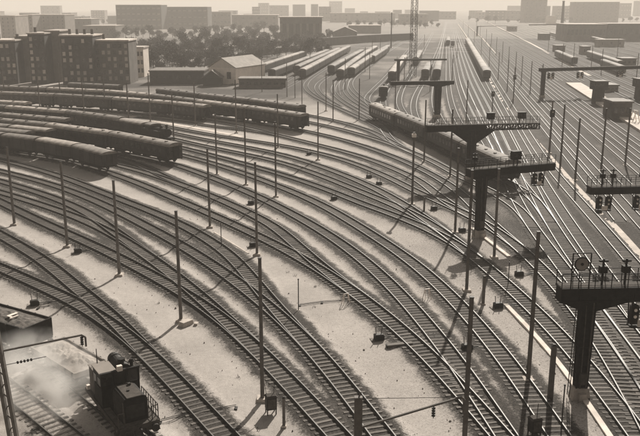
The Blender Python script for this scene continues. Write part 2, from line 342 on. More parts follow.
# ------------------------------------------------------------------ rails and sleepers
M2 = [(-.07,0),(.07,0),(.07,.025),(.022,.045),(.022,.12),(.04,.135),(.04,.17),(-.04,.17),(-.04,.135),(-.022,.12),(-.022,.045),(-.07,.025)]
def rail_mesh(Q, off, z):
    # keep fewer sections in the distance
    keep = [0]; 
    for i in range(1, len(Q)):
        step = 2 if Q[i][1] < 130 else (4 if Q[i][1] < 300 else 12)
        if i-keep[-1] >= step or i == len(Q)-1: keep.append(i)
    T = tang(Q)[keep]; C = Q[keep]; nrm = np.stack([T[:, 1], -T[:, 0]], 1); A = C+nrm*off
    P = np.array(M2); k = len(P); n = len(A)
    V = np.zeros((n, k, 3)); V[:, :, 0] = A[:, None, 0]+nrm[:, None, 0]*P[None, :, 0]; V[:, :, 1] = A[:, None, 1]+nrm[:, None, 1]*P[None, :, 0]; V[:, :, 2] = z+P[None, :, 1]
    ii = np.arange(n-1)[:, None]*k; jj = np.arange(k)[None, :]; j2 = (jj+1) % k
    F = np.stack([ii+jj, ii+j2, ii+k+j2, ii+k+jj], -1).reshape(-1, 4)
    me = bpy.data.meshes.new("rail"); 
    me.from_pydata(V.reshape(-1, 3).tolist(), [], F.tolist()+[list(range(k))[::-1], list(range((n-1)*k, n*k))])
    me.materials.append(M_RAIL); me.materials.append(M_RAILTOP)
    mi = np.zeros(len(F)+2, np.int32); mi[6:len(F):k] = 1      # the head's running surface
    me.polygons.foreach_set('material_index', mi); me.update(); return me

SL = []
for i in range(5):
    mb = MB(); L = 2.5+random.uniform(-.08,.08); w = .25+random.uniform(-.02,.03)
    mb.frus(0, 0, 0, L+.02, w+.02, L, w-.02, .16); SL.append(mb.mesh("sleeper", M_SLEEP))
placed = []       # centres of sleepers already laid: a later track that overlaps lays none there
kdS = None
NEAR = 97.0
cells = {}
def taken(x, y, r=1.1):
    i, j = int(x//2), int(y//2)
    for a in (-1,0,1):
        for b in (-1,0,1):
            for (u, v) in cells.get((i+a, j+b), ()):
                if (u-x)**2+(v-y)**2 < r*r: return True
    return False
for ti, (n, Q) in enumerate(PATH.items()):
    zo = 0.0022*(ti % 11); z_s = 0.045+zo
    base = Q[np.argmin(np.abs(Q[:, 1]-80)+np.abs(Q[:, 0])*0.2)]
    root = empty("railway_track", (base[0], base[1], 0), kind='structure')
    for off in (-0.7525, 0.7525):
        r = ob("rail", rail_mesh(Q-base, off, 0) if False else rail_mesh(Q, off, z_s+0.16), root, (-base[0], -base[1], 0))
    T = tang(Q); s = np.r_[0, np.cumsum(np.hypot(*np.diff(Q, axis=0).T))]
    mine = []; stuff = MB(); cnt = 0
    for d in np.arange(0.3, s[-1], 0.62):
        x = np.interp(d, s, Q[:, 0]); y = np.interp(d, s, Q[:, 1])
        if y > 215 or y < 30 or abs(x) > y*0.47+6: continue
        if taken(x, y): continue
        mine.append((x, y))
        t = math.atan2(np.interp(d, s, T[:, 1]), np.interp(d, s, T[:, 0]))+math.pi/2+random.uniform(-.025,.025)
        zz = z_s+random.uniform(-.006, .006); off = random.uniform(-.06,.06)
        x += off*math.cos(t); y += off*math.sin(t)
        if y < NEAR and cnt < 300:
            ob("sleeper", SL[random.randrange(5)], root, (x-base[0], y-base[1], zz), t); cnt += 1
        else:
            c, sn = math.cos(t), math.sin(t); L, w = 1.25, .125
            pts = [(x+a*c-b*sn-base[0], y+a*sn+b*c-base[1], z) for z in (zz, zz+.16) for a, b in ((-L,-w),(L,-w),(L,w),(-L,w))]
            stuff.add(pts, [(4,5,6,7),(0,1,5,4),(1,2,6,5),(2,3,7,6),(3,0,4,7)])
    for x, y in mine: cells.setdefault((int(x//2), int(y//2)), []).append((x, y))
    if stuff.f: tag(ob("sleeper", stuff.mesh("sleeper", M_SLEEP), root), kind='stuff')

# ------------------------------------------------------------------ concrete paths, cable troughs, platforms
def strip(name, px, w, z, material, sig=4):
    Q = smooth_path(px, 0, 0, sig)[::2]; T = tang(Q); nrm = np.stack([T[:, 1], -T[:, 0]], 1); mb = MB(); k = len(Q)
    for i in range(k):
        a = Q[i]-nrm[i]*w/2; b = Q[i]+nrm[i]*w/2; mb.v += [(*a, -.1), (*a, z), (*b, z), (*b, -.1)]
    for i in range(k-1):
        for j in range(3): mb.f.append((4*i+j, 4*i+j+1, 4*i+4+j+1, 4*i+4+j)); mb.mi.append(0)
    mb.f += [(0,1,2,3), (4*k-1,4*k-2,4*k-3,4*k-4)]; mb.mi += [0,0]
    return tag(ob(name, mb.mesh(name, material)), kind='structure')
strip("concrete_path", [(458,24),(472,45),(490,80),(500,98),(509,110),(533,138),(560,169),(588,202),(610,220),(640,256),(665,285)], 0.9, .17, M_PALE, 8)
strip("concrete_path", [(455,15.5),(480,36),(496,54),(512,72),(540,99),(600,158),(660,218)], 0.8, .16, M_CONC, 12)
strip("concrete_path", [(482,19),(495,25.5),(530,43),(562,61),(590,76)], 1.6, .16, M_PALE, 12)
strip("cable_trough", [(505,306),(519,320),(536,335),(560,364),(571,382),(583,396),(605,432),(625,462)], 0.42, .2, M_PALE)
strip("cable_trough", [(472,229),(480.5,235.5),(495,246),(509,258)], 0.4, .18, M_PALE)
strip("cable_trough", [(214,233),(228,241),(240,248),(249,255)], 0.22, .12, M_PALE)
strip("station_platform", [(446+1.62*(y-5.5), y) for y in (84,100,125,160,220)], 5.2, .55, M_PALE, 10)
strip("sandy_path", [(130,116.3),(165,123),(214,131.3),(247,138)], 1.6, .07, M_PALE)
strip("sandy_path", [(214,122.6),(272,133.6),(321,146)], 0.8, .06, M_PALE)

# ------------------------------------------------------------------ far setting: buildings, sheds, roads
def z_at(Y, y):
    """height seen at pixel row y on a vertical plane at depth Y"""
    v = -(y-218)/CAM_F; c, s = math.cos(CAM_T), math.sin(CAM_T)
    return CAM_H+Y*(-s+c*v)/(c+s*v)
def px_x(X, Y, z=0.0):
    c, s = math.cos(CAM_T), math.sin(CAM_T); return 320+CAM_F*X/(Y*c-(z-CAM_H)*s)

WIN = {}
def window_mesh(w, h, m):
    k = (round(w, 1), round(h, 1), m.name)
    if k not in WIN: WIN[k] = MB().box(-w/2, w/2, -.06, .06, -h/2, h/2).mesh("window", m)
    return WIN[k]
def building(name, label, cat, xl, xr, yb, yt, depth, wall, cols=0, rows=0, win=M_GLASS, win2=None, roof=None, group=None, gable=0.0, ww=1.0, wh=1.5, chim=0, side=None, rz=0):
    a, b = G(xl, yb), G(xr, yb); Y = a.y; w = b.x-a.x; h = z_at(Y, yt)-gable
    t = empty(name, ((a.x+b.x)/2, Y, 0), rz, label, cat, group)
    mb = MB().box(-w/2, w/2, 0, depth, -.5, h)
    ob("wall", mb.mesh("wall", wall), t)
    if gable:
        p = [(-w/2-.4, h-.1), (0, h+gable), (w/2+.4, h-.1), (w/2+.4, h+.15), (0, h+gable+.3), (-w/2-.4, h+.15)]
        g = MB().extr([(-w/2, h-.02), (w/2, h-.02), (0, h+gable)], 0.02, depth-.02); ob("gable", g.mesh("gable", wall), t)
        r = ob("roof", MB().extr(p, -.4, depth+.4).mesh("roof", roof or M_TILED), t)
    else:
        r = ob("roof", MB().box(-w/2-.3, w/2+.3, -.3, depth+.3, h, h+.45).mesh("roof", roof or M_CONC), t)
    for i in range(chim):
        x = (-.35+.7*i/max(1, chim-1))*w; ob("chimney", MB().cbox(0, 0, 0, .9, .7, 1.8).mesh("chimney", M_BRICK2), r, (x, depth*.5, h+.4 if not gable else h+gable*.4))
    if cols:
        px = w/cols; pz = (h-1.5)/rows
        for i in range(cols):
            for j in range(rows):
                m = win2 if (win2 and random.random() < .42) else win
                ob("window", window_mesh(min(ww, px*.6), min(wh, pz*.6), m), t, (-w/2+px*(i+.5), -.05, .8+pz*(j+.55)))
    return t

building("apartment_block", "dark tenement cut by the left edge of the photo", "building", -8, 18.5, 84, 41, 14, M_BRICK, 5, 6, M_GLASS, M_PWIN, chim=2)
building("apartment_block", "pale blank party wall between the two leftmost dark tenements", "building", 18.7, 31.5, 82, 37, 16, M_PARTY)
building("apartment_block", "narrow dark tenement with tall front beside the pale blank walls", "building", 31.7, 48, 84, 34, 12, M_BRICK, 3, 7, M_GLASS, M_PWIN, chim=1)
building("apartment_block", "tall pale blank wall right of the narrow dark tenement", "building", 48.3, 63, 82, 31.5, 14, M_PARTY)
building("apartment_block", "broad dark tenement with five columns of pale windows", "building", 63.3, 95.5, 85, 36, 13, M_BRICK, 5, 7, M_PWIN, M_GLASS, chim=4)
building("apartment_block", "greyer tenement with flat pale cornice at the right end of the row", "building", 97, 130.5, 84, 41, 13, M_BRICK2, 6, 6, M_GLASS, M_PWIN, roof=M_PALE, chim=1)
building("small_house", "small white house with a band of windows beside the tenement row", "building", 131, 144.5, 77, 48, 10, M_WHITE, 4, 3, M_GLASS, ww=.9, wh=1.6)
building("long_shed", "long low dark roofed shed left of the gabled house", "shed", 150, 204, 84, 71.5, 14, M_BRICK, 9, 1, M_GLASS, roof=M_TILED, ww=1.2, wh=1.4)
building("gabled_house", "pale house with gable end and two dark windows by the sidings", "house", 207, 238, 84, 58.5, 22, mat("whitewash", 0.78, 0.85, 0.6, 0.08), 2, 1, M_GLASS, gable=3.2, roof=M_TILE, ww=1.6, wh=2.4, rz=R(-24), chim=1)
building("lean_to", "small dark gabled hut in front of the pale gabled house", "shed", 203, 221, 86, 71, 6, M_BRICK, gable=2.4, roof=M_TILED)
building("long_shed", "long low grey shed right of the gabled house behind the coaches", "shed", 239, 286, 88, 79.5, 8, M_BRICK2, 7, 1, M_GLASS, roof=M_ROOF2, ww=1.3, wh=1.1)
building("factory", "wide far factory block with banded floors above the tree tops", "factory", 117, 162, 29, 5, 40, M_BRICK, 9, 4, M_PARTY, ww=6, wh=2)
building("factory", "darker right wing of the far banded factory", "factory", 162.5, 208, 28, 7, 40, M_BRICK, 9, 3, M_PARTY, ww=7, wh=1.6)
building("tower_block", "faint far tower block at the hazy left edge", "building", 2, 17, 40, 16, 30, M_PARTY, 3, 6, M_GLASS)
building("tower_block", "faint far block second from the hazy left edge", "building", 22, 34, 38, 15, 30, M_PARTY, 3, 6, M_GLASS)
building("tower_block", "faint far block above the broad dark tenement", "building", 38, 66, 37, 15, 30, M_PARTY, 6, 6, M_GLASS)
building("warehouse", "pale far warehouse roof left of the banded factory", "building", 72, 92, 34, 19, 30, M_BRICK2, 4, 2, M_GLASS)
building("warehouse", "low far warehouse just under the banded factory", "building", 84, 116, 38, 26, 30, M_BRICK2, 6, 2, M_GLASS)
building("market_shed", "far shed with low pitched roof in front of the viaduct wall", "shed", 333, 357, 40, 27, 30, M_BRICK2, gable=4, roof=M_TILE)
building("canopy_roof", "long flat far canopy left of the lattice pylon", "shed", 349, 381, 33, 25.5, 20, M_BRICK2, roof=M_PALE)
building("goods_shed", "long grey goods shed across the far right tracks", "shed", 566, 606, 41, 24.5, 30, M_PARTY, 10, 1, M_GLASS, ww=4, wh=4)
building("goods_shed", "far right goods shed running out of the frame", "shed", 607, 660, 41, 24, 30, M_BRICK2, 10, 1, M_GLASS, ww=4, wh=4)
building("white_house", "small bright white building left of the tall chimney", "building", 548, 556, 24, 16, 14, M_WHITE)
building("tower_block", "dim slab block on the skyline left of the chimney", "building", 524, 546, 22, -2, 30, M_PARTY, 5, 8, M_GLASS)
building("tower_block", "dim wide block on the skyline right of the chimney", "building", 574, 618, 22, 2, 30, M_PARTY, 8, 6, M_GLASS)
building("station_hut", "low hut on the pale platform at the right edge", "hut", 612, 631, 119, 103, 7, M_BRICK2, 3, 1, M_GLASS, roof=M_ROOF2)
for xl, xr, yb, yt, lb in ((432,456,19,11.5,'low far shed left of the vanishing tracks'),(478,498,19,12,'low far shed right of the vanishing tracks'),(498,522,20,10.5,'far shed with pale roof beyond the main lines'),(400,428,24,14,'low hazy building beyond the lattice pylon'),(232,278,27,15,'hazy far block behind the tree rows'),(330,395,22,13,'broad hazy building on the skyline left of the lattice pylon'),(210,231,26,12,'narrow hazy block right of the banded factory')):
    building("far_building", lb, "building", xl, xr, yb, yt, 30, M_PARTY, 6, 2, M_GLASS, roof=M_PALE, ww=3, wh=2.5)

rs = random.Random(21)
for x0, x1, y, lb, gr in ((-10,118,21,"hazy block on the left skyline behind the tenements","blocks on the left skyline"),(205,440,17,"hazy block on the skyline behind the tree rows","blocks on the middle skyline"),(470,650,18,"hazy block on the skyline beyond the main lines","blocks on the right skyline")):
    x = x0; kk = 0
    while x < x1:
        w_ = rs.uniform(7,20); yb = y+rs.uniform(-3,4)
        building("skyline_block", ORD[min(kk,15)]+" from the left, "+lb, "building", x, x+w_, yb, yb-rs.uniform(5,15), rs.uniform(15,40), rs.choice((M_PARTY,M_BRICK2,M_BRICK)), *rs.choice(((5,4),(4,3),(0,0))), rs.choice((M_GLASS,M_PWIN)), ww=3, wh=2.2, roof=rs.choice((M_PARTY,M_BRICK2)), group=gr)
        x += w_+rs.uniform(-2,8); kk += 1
for x, yb, w_, yt, lb in ((556,52,9,46,"low dark hut on the far right between tracks"),(583,55,7,47,"small dark shed on the far right beyond the long beam"),(598,47,26,40,"flat grey store on the far right tracks"),(622,66,14,59,"pale low store at the right edge beyond the long beam"),(540,40,10,34,"small hut far beyond the long beam's left end"),(508,31,9,26.5,"tiny hut beside the far pale strip"),(606,92,12,86,"low hut right of the mushroom cabin")):
    building("yard_hut", lb, "hut", x, x+w_, yb, yt, 8, rs.choice((M_BRICK2,M_PARTY,M_BRICK)), 3, 1, M_GLASS, roof=rs.choice((M_ROOF,M_ROOF2)))
def pillared():
    a, b = G(280, 41), G(322, 41); w = b.x-a.x; Y = a.y; h = z_at(Y, 17.5); h2 = z_at(Y, 23.5)
    t = empty("raised_hall", ((a.x+b.x)/2, Y, 0), 0, "far hall with heavy flat top raised on rows of pillars", "building")
    ob("upper_storey", MB().box(-w/2, w/2, 0, 25, h2, h).mesh("upper_storey", M_BRICK2), t)
    ob("roof", MB().box(-w/2-1, w/2+1, -1, 26, h, h+.7).mesh("roof", M_PALE), t)
    pm = MB().box(-.9, .9, 0, 1.4, 0, h2).mesh("pillar", M_PARTY)
    for i in range(7): ob("pillar", pm, t, (-w/2+1+i*(w-2)/6, .3, 0))
    ob("back_wall", MB().box(-w/2+1, w/2-1, 18, 19, 0, h2-.01).mesh("back_wall", M_BRICK), t)
pillared()
def wall_run(name, label, pts, z, th, m):
    mb = MB(); P = [G(x, y) for x, y in pts]
    for p, q in zip(P[:-1], P[1:]): mb.bar(p+Vector((0,0,z/2-.2)), q+Vector((0,0,z/2-.2)), th, z+.4)
    return tag(ob(name, mb.mesh(name, m)), label, "wall")
wall_run("viaduct_wall", "long dark viaduct wall across the far sidings", ((322,46),(366,42.5),(412,40)), 5.5, 3, M_BRICK)
wall_run("boundary_wall", "dark boundary wall beyond the sidings under the tree rows", ((205,66),(262,56),(330,45.5)), 3.2, .6, M_BRICK)
strip("far_road", [(196,50),(232,46.5),(270,42),(330,35.5)], 6, .1, M_PALE, 10)
def chimney(x, yb, yt, r, label, name="factory_chimney"):
    p = G(x, yb); h = z_at(p.y, yt); t = empty(name, p, 0, label, "chimney")
    ob("shaft", MB().cyl((0,0,-.3), (0,0,h), r, r*.6, 14).mesh("shaft", M_BRICK), t)
    ob("cap", MB().cyl((0,0,h), (0,0,h+.8), r*.75, r*.75, 14).mesh("cap", M_BRICK2), t)
chimney(561.5, 31, 1.5, 1.9, "tall slim factory chimney on the right skyline")
chimney(391, 48, 13.5, .45, "thin far stack left of the lattice pylon", "thin_stack")

# ------------------------------------------------------------------ trees
def tree_proto(seed, h, r, n):
    rg = np.random.default_rng(seed); pr = Proto()
    tr = MB().cyl((0,0,-.2), (0,0,h*.55), .28, .12, 7)
    blobs = [((rg.uniform(-.45,.45))*r, rg.uniform(-.45,.45)*r, h*rg.uniform(.42,.85), r*rg.uniform(.4,.7)) for _ in range(8)]
    for bx, by, bz, br in blobs[:5]: tr.cyl((0,0,h*.35), (bx*.8,by*.8,bz), .1, .03, 5)
    pr.add("trunk", tr.mesh("trunk", M_BARK))
    mb = MB()
    for _ in range(n):
        bx, by, bz, br = blobs[rg.integers(8)]; d = rg.normal(size=3); d /= np.linalg.norm(d); q = br*rg.random()**.35
        c = np.array((bx,by,bz))+d*q*np.array((1,1,.85)); a = rg.normal(size=3); a /= np.linalg.norm(a); b = np.cross(a, rg.normal(size=3)); b /= np.linalg.norm(b); s = rg.uniform(.3,.62)
        mb.add([c-a*s, c+b*s*.6, c+a*s, c-b*s*.6], [(0,1,2,3)])
    pr.add("crown", mb.mesh("crown", M_LEAF)); return pr
TREES = [tree_proto(11, 9, 4.2, 900), tree_proto(12, 10.5, 3.6, 800), tree_proto(13, 8, 4.6, 900), tree_proto(14, 11, 4.8, 1100)]
for y, x0, x1, st, sc, lb, gr in (
    (72,146,206,7.5,.85,"dark leafy tree crowding behind the long low dark shed","trees behind the dark shed"),
    (64,150,262,7,.95,"dark leafy tree in the nearest row beyond the gabled house","trees in the nearest row"),
    (57,132,332,6.5,.95,"leafy tree in the second row beyond the gabled house","trees in the second row"),
    (50,128,325,6.5,1.0,"leafy tree in the third row along the far road","trees along the far road"),
    (43,206,330,6,1.0,"hazy tree beyond the far road near the raised hall","trees near the raised hall"),
    (38,112,282,6,1.05,"hazy tree in the farthest row under the banded factory","trees under the factory"),
    (33,210,300,6,1.1,"faint tree in the hazy mass on the left skyline","trees on the left skyline"),
    (24,-5,120,6,1.1,"faint tree between the hazy blocks on the far left","trees on the far left skyline"),
    (22,470,640,7,1.1,"faint tree on the skyline beyond the main lines","trees on the right skyline"),
    (27,350,440,7,1.1,"faint tree in the hazy mass behind the lattice pylon","trees behind the lattice pylon")):
    x = x0
    while x < x1:
        p = G(x+random.uniform(-2,2), y+random.uniform(-1.6,1.6)); s = .84*sc*random.uniform(.7,1.2)
        side = '' if y < 30 or y > 70 else (', left part' if x < 190 else (', above the gabled house' if x < 262 else ', right part'))
        random.choice(TREES).place("tree", p, random.uniform(0,6.28), lb+side, "tree", gr, (s*random.uniform(.9,1.15), s, s))
        x += st*random.uniform(.7,1.3)
TREES[3].place("tree", G(205.5, 45.5), 1, "big round crowned tree standing above the far road", "tree", None, (1.15,1.15,1.05))

# ------------------------------------------------------------------ rolling stock
RT = 0.385                                         # top of the rails
def wheelset(mb, y, r=.46):
    for s in (-1, 1): mb.cyl((s*.68,y,r), (s*.81,y,r), r, r, 12)
    mb.cyl((-.7,y,r), (.7,y,r), .08, .08, 6)
def arch(w, z0, z1, n=8):
    return [(w/2*math.cos(math.pi*i/n), z0+(z1-z0)*math.sin(math.pi*i/n)**.75) for i in range(n+1)]
def coach_proto(L, nw, roof, near=True, sides=M_COACH):
    pr = Proto(); w = 2.86; h = L/2-.35
    body = MB().extr([(-w/2,1.0),(w/2,1.0),(w/2,2.6),(w/2-.06,3.05),(-w/2+.06,3.05),(-w/2,2.6)], -h, h)
    b = pr.add("body", body.mesh("body", sides))
    pr.add("roof", MB().extr(arch(w+.12, 3.05, 3.72), -h-.12, h+.12).mesh("roof", roof))
    if not near: 
        u = MB().box(-1.2,1.2,-h,h,.55,1.0); wheelset(u, -h+2.5); wheelset(u, h-2.5); pr.add("underframe", u.mesh("underframe", M_SOOT)); return pr
    u = MB().box(-1.25,1.25,-h,h,.78,1.0).box(-.9,.9,-2.6,-.6,.4,.78).box(-1,1,.8,2.2,.42,.78); pr.add("underframe", u.mesh("underframe", M_SOOT))
    bo = MB().box(-1.05,-.9,-1.5,1.5,.35,.7).box(.9,1.05,-1.5,1.5,.35,.7).box(-1,1,-.25,.25,.5,.76); bo = bo.mesh("bogie", M_SOOT)
    ws = MB(); wheelset(ws, 0); ws = ws.mesh("wheelset", M_DARK)
    for y in (-h+2.6, h-2.6):
        i = pr.add("bogie", bo, (0,y,0))
        for d in (-1.1, 1.1): pr.add("wheelset", ws, (0,d,0), 0, i)
    wm = MB().box(-.03,.03,-.42,.42,-.42,.42).mesh("window", M_GLASS); fr = MB().box(-.02,.02,-.5,.5,-.5,.5).mesh("window_frame", M_STEEL)
    dm = MB().box(-.03,.03,-.38,.38,-.95,.95).mesh("door", M_DARK)
    pitch = (2*h-3.2)/nw
    for s in (-1, 1):
        for i in range(nw):
            k = pr.add("window", wm, (s*(w/2+.012), -h+1.6+pitch*(i+.5), 2.22)); pr.add("window_frame", fr, (-s*.014,0,0), 0, k)
        for y in (-h+.75, h-.75): pr.add("door", dm, (s*(w/2+.012), y, 2.0))
    bf = MB().cyl((0,0,0), (0,.42,0), .08, .08, 6).cyl((0,.42,0), (0,.5,0), .23, .23, 10).mesh("buffer", M_DARK)
    gw = MB().box(-.55,.55,0,.3,1.05,3.0).mesh("gangway", M_SOOT); ew = MB().box(-.28,.28,0,.03,-.4,.4).mesh("end_window", M_GLASS)
    for e in (-1, 1):
        rz = 0 if e > 0 else math.pi
        for x in (-.87, .87): pr.add("buffer", bf, (x, e*h, .98), rz); pr.add("end_window", ew, (x, e*h, 2.3), rz)
        pr.add("gangway", gw, (0, e*h, 0), rz)
    ve = MB().cbox(0,0,0,.35,.5,.22).mesh("roof_vent", roof)
    for i in range(5): pr.add("roof_vent", ve, (random.choice((-.4,.4)), -h+2+(2*h-4)*i/4, 3.6))
    return pr
def van_proto(L, roof, side=M_VAN, end=None):
    pr = Proto(); w = 2.7; h = L/2-.45
    pr.add("body", MB().box(-w/2,w/2,-h,h,1.1,3.0).mesh("body", side))
    pr.add("roof", MB().extr(arch(w+.16, 3.0, 3.5), -h-.1, h+.1).mesh("roof", roof))
    u = MB().box(-1.2,1.2,-h,h,.85,1.1); 
    for s in (-1,1): u.box(s*.95-.05, s*.95+.05, -h*.75, h*.75, .55, .85)
    pr.add("underframe", u.mesh("underframe", M_SOOT)); ws = MB(); wheelset(ws, 0, .5); ws = ws.mesh("wheelset", M_DARK)
    for y in (-h*.58, h*.58): pr.add("wheelset", ws, (0,y,0))
    dm = MB().box(-.04,.04,-.95,.95,1.15,2.9).mesh("sliding_door", M_COACH); post = MB().box(-.04,.04,-.05,.05,1.12,2.98).mesh("body_post", M_DARK)
    plank = MB().box(-.02,.02,-(h-1)/2+.05,(h-1)/2-.05,-.1,.1).mesh("plank", side)
    for s in (-1, 1):
        pr.add("sliding_door", dm, (s*(w/2+.03),0,0))
        for y in (-h+.05, -h*.5, h*.5, h-.05): pr.add("body_post", post, (s*(w/2+.035), y, 0))
        for k in range(7):
            for d in (-1, 1): pr.add("plank", plank, (s*(w/2+.01), d*(h+1)/2, 1.25+k*.26))
    bf = MB().cyl((0,0,0), (0,.42,0), .08, .08, 6).cyl((0,.42,0), (0,.5,0), .22, .22, 10).mesh("buffer", M_DARK)
    ep = MB().box(-.05,.05,-.03,.03,1.12,2.98).mesh("end_post", M_DARK)
    for e in (-1, 1):
        for x in (-.87, .87): pr.add("buffer", bf, (x, e*h, 1.0), 0 if e > 0 else math.pi)
        for x in (-.5, .5): pr.add("end_post", ep, (x, e*(h+.035), 0))
    return pr
COACH = coach_proto(19.5, 9, M_ROOF); COACH2 = coach_proto(19.5, 9, M_ROOF2); SHORT = coach_proto(12.5, 6, M_ROOF)
FARW = coach_proto(20.5, 0, M_ROOF, False); FARC = coach_proto(20.5, 0, mat('grey_car_roof', 0.19, 0.8, 0.9, 0.4, obj_var=0.35), False); FARD = coach_proto(20.5, 0, M_ROOF2, False)
VAN = van_proto(11.2, M_ROOF); VAN2 = van_proto(9.5, M_ROOF2)

def near_s(Q, p):
    return int(np.argmin((Q[:, 0]-p.x)**2+(Q[:, 1]-p.y)**2))
def train(track, px, cars, toward_start=True):
    """cars [(proto, length, name, label, category, group)] coupled along a track from the end seen at pixel px"""
    Q = PATH[track]; s = np.r_[0, np.cumsum(np.hypot(*np.diff(Q, axis=0).T))]; d = s[near_s(Q, G(*px))]; sg = -1 if toward_start else 1
    at_ = lambda v: Vector((np.interp(v, s, Q[:, 0]), np.interp(v, s, Q[:, 1])))
    def ext(v):
        if v < 0: return Vector(Q[0])+(Vector(Q[0])-Vector(Q[4]))/4*(-v)
        if v > s[-1]: return Vector(Q[-1])+(Vector(Q[-1])-Vector(Q[-5]))/4*(v-s[-1])
        return at_(v)
    for pr, L, name, label, cat, group in cars:
        a = ext(d+sg*L*.15); b = ext(d+sg*L*.85); c = ext(d+sg*L*.5); m = (a+b)/2*.5+c*.5; u = a-b
        pr.place(name, (m.x, m.y, RT), math.atan2(-u.x, u.y), label, cat, group)
        d += sg*L
gv = "vans and coaches stabled on the left sidings"
train('T7', (113,175), [(VAN, 11.2, "goods_van", "foremost goods van with pale roof, right end of the front row", "van", gv),
    (VAN, 11.2, "goods_van", "second goods van in the front row, coupled behind the foremost", "van", gv),
    (VAN2, 9.6, "goods_van", "third goods van in the front row at the left edge", "van", gv),
    (VAN2, 9.6, "goods_van", "fourth goods van in the front row, cut by the left edge", "van", gv)])
train('T8', (34,151), [(VAN2, 9.6, "goods_van", "sooty roofed van just behind the front row at the left edge", "van", gv),
    (VAN, 11.2, "goods_van", "van behind the front row running out of the left edge", "van", gv)])
train('T8b', (55,148), [(VAN, 11.2, "goods_van", "pale roofed van in the third row from the front, left part", "van", gv),
    (VAN2, 9.6, "goods_van", "sooty van in the third row cut by the left edge", "van", gv)])
train('T9', (178,165.5), [(COACH, 19.5, "passenger_coach", "nearest passenger coach with long pale roof and row of windows", "coach", gv),
    (COACH, 19.5, "passenger_coach", "middle coach coupled behind the nearest passenger coach", "coach", gv),
    (COACH2, 19.5, "passenger_coach", "third coach of the nearest passenger train at the left edge", "coach", gv)])
train('T10', (70,137), [(COACH2, 19.5, "passenger_coach", "coach standing behind the nearest passenger train at left", "coach", gv),
    (COACH2, 19.5, "passenger_coach", "coach behind the nearest passenger train cut by the left edge", "coach", gv)])
train('T11', (127,136), [(COACH2, 19.5, "passenger_coach", "sooty coach ahead of which the small tank engine stands", "coach", gv),
    (COACH, 19.5, "passenger_coach", "second coach behind the small tank engine", "coach", gv),
    (COACH2, 19.5, "passenger_coach", "third coach behind the small tank engine at the left edge", "coach", gv)])
train('T12', (27,118.5), [(SHORT, 12.5, "passenger_coach", "short coach between the middle and rear trains at the left edge", "coach", gv)])
train('T11', (148,141), [(VAN, 11.2, "goods_van", "single goods van between the sooty coach and the small tank engine", "van", gv)])
train('Tc', (120,98.5), [(COACH2, 19.5, "passenger_coach", "lone coach of the rearmost row below the greyer tenement", "coach", gv)])
train('Ta', (211,121.5), [(SHORT, 12.5, "passenger_coach", "short coach at the right end of the middle stabled train", "coach", gv),
    (COACH, 19.5, "passenger_coach", "coach coupled behind the short end coach of the middle train", "coach", gv),
    (COACH2, 19.5, "passenger_coach", "third vehicle of the middle stabled train", "coach", gv),
    (COACH, 19.5, "passenger_coach", "fourth vehicle of the middle stabled train at the left", "coach", gv)])
train('Tb', (305,131.5), [(COACH, 19.5, "passenger_coach", "end coach at the right of the rear train, dark end towards the yard", "coach", gv),
    (COACH, 19.5, "passenger_coach", "second coach of the rear train behind two masts", "coach", gv),
    (COACH2, 19.5, "passenger_coach", "third coach of the rear train", "coach", gv),
    (COACH, 19.5, "passenger_coach", "fourth coach of the rear train above the tank engine", "coach", gv),
    (COACH, 19.5, "passenger_coach", "fifth coach of the rear train below the broad dark tenement", "coach", gv),
    (COACH2, 19.5, "passenger_coach", "sixth coach of the rear train at the left edge", "coach", gv)])
train('Tc', (303,122), [(COACH2, 19.5, "passenger_coach", "sooty roofed coach at the right end of the rearmost train", "coach", gv),
    (COACH2, 19.5, "passenger_coach", "second coach of the rearmost train", "coach", gv),
    (COACH2, 19.5, "passenger_coach", "third coach of the rearmost train below the dark shed", "coach", gv)])
train('Tq', (507,186.5), [(COACH2, 19.5, "passenger_coach", "coach heading the train that passes under the signal gantries", "coach", "coaches of the train under the gantries"),
    (COACH2, 19.5, "passenger_coach", "coach half hidden by the upper gantry's arched bracket", "coach", "coaches of the train under the gantries"),
    (COACH2, 19.5, "passenger_coach", "coach just left of the upper gantry post with sooty rounded roof", "coach", "coaches of the train under the gantries"),
    (COACH, 19.5, "passenger_coach", "tail coach of the train under the gantries, pale rounded roof", "coach", "coaches of the train under the gantries")])
def far_train(track, px, n, lb, gr, proto=FARC, towards=True):
    train(track, px, [(proto, 20.5, "far_coach", ORD[i]+(' wagon' if 'wagon' in lb else ' coach')+' counted from the near end of the '+gr.split(' ', 1)[1] if False else ORD[i]+' nearest '+lb, "coach", gr) for i in range(n)], towards)
far_train('T17', (486,81), 15, "coach of the long pale train on the curved far main line", "coaches of the far main line train")
far_train('Te', (341,80), 9, "coach of the pale roofed row on the middle far sidings", "coaches on the middle far sidings")
far_train('Tf', (351,78), 9, "coach of the right hand row on the middle far sidings", "coaches on the middle far sidings, right row")
far_train('N3', (304,79.5), 9, "coach of the long row with dark end on the far left sidings", "coaches on the far left sidings", FARC, False)
far_train('N2', (272,80), 5, "wagon of the dim row between the far left coaches", "wagons between the far left coaches", FARD, False)
far_train('N1', (252,78), 6, "pale topped wagon of the row beside the gabled house", "wagons beside the gabled house", FARC, False)
far_train('Tn', (392,82.5), 5, "white roofed coach of the short train left of the lattice pylon", "white roofed coaches by the lattice pylon", FARW)
far_train('Nx', (372,64), 4, "coach of the loose row right of the middle far sidings", "coaches right of the middle far sidings", FARD)
far_train('N2', (330,56), 3, "dim wagon far along the left sidings", "dim wagons far along the left sidings", FARD)
far_train('Nz', (414,66), 3, "dark wagon touching the lattice pylon's foot", "dark wagons at the lattice pylon", FARD)
far_train('C2', (449,46), 3, "faint coach on the central lines near the skyline", "faint coaches near the skyline", FARD)
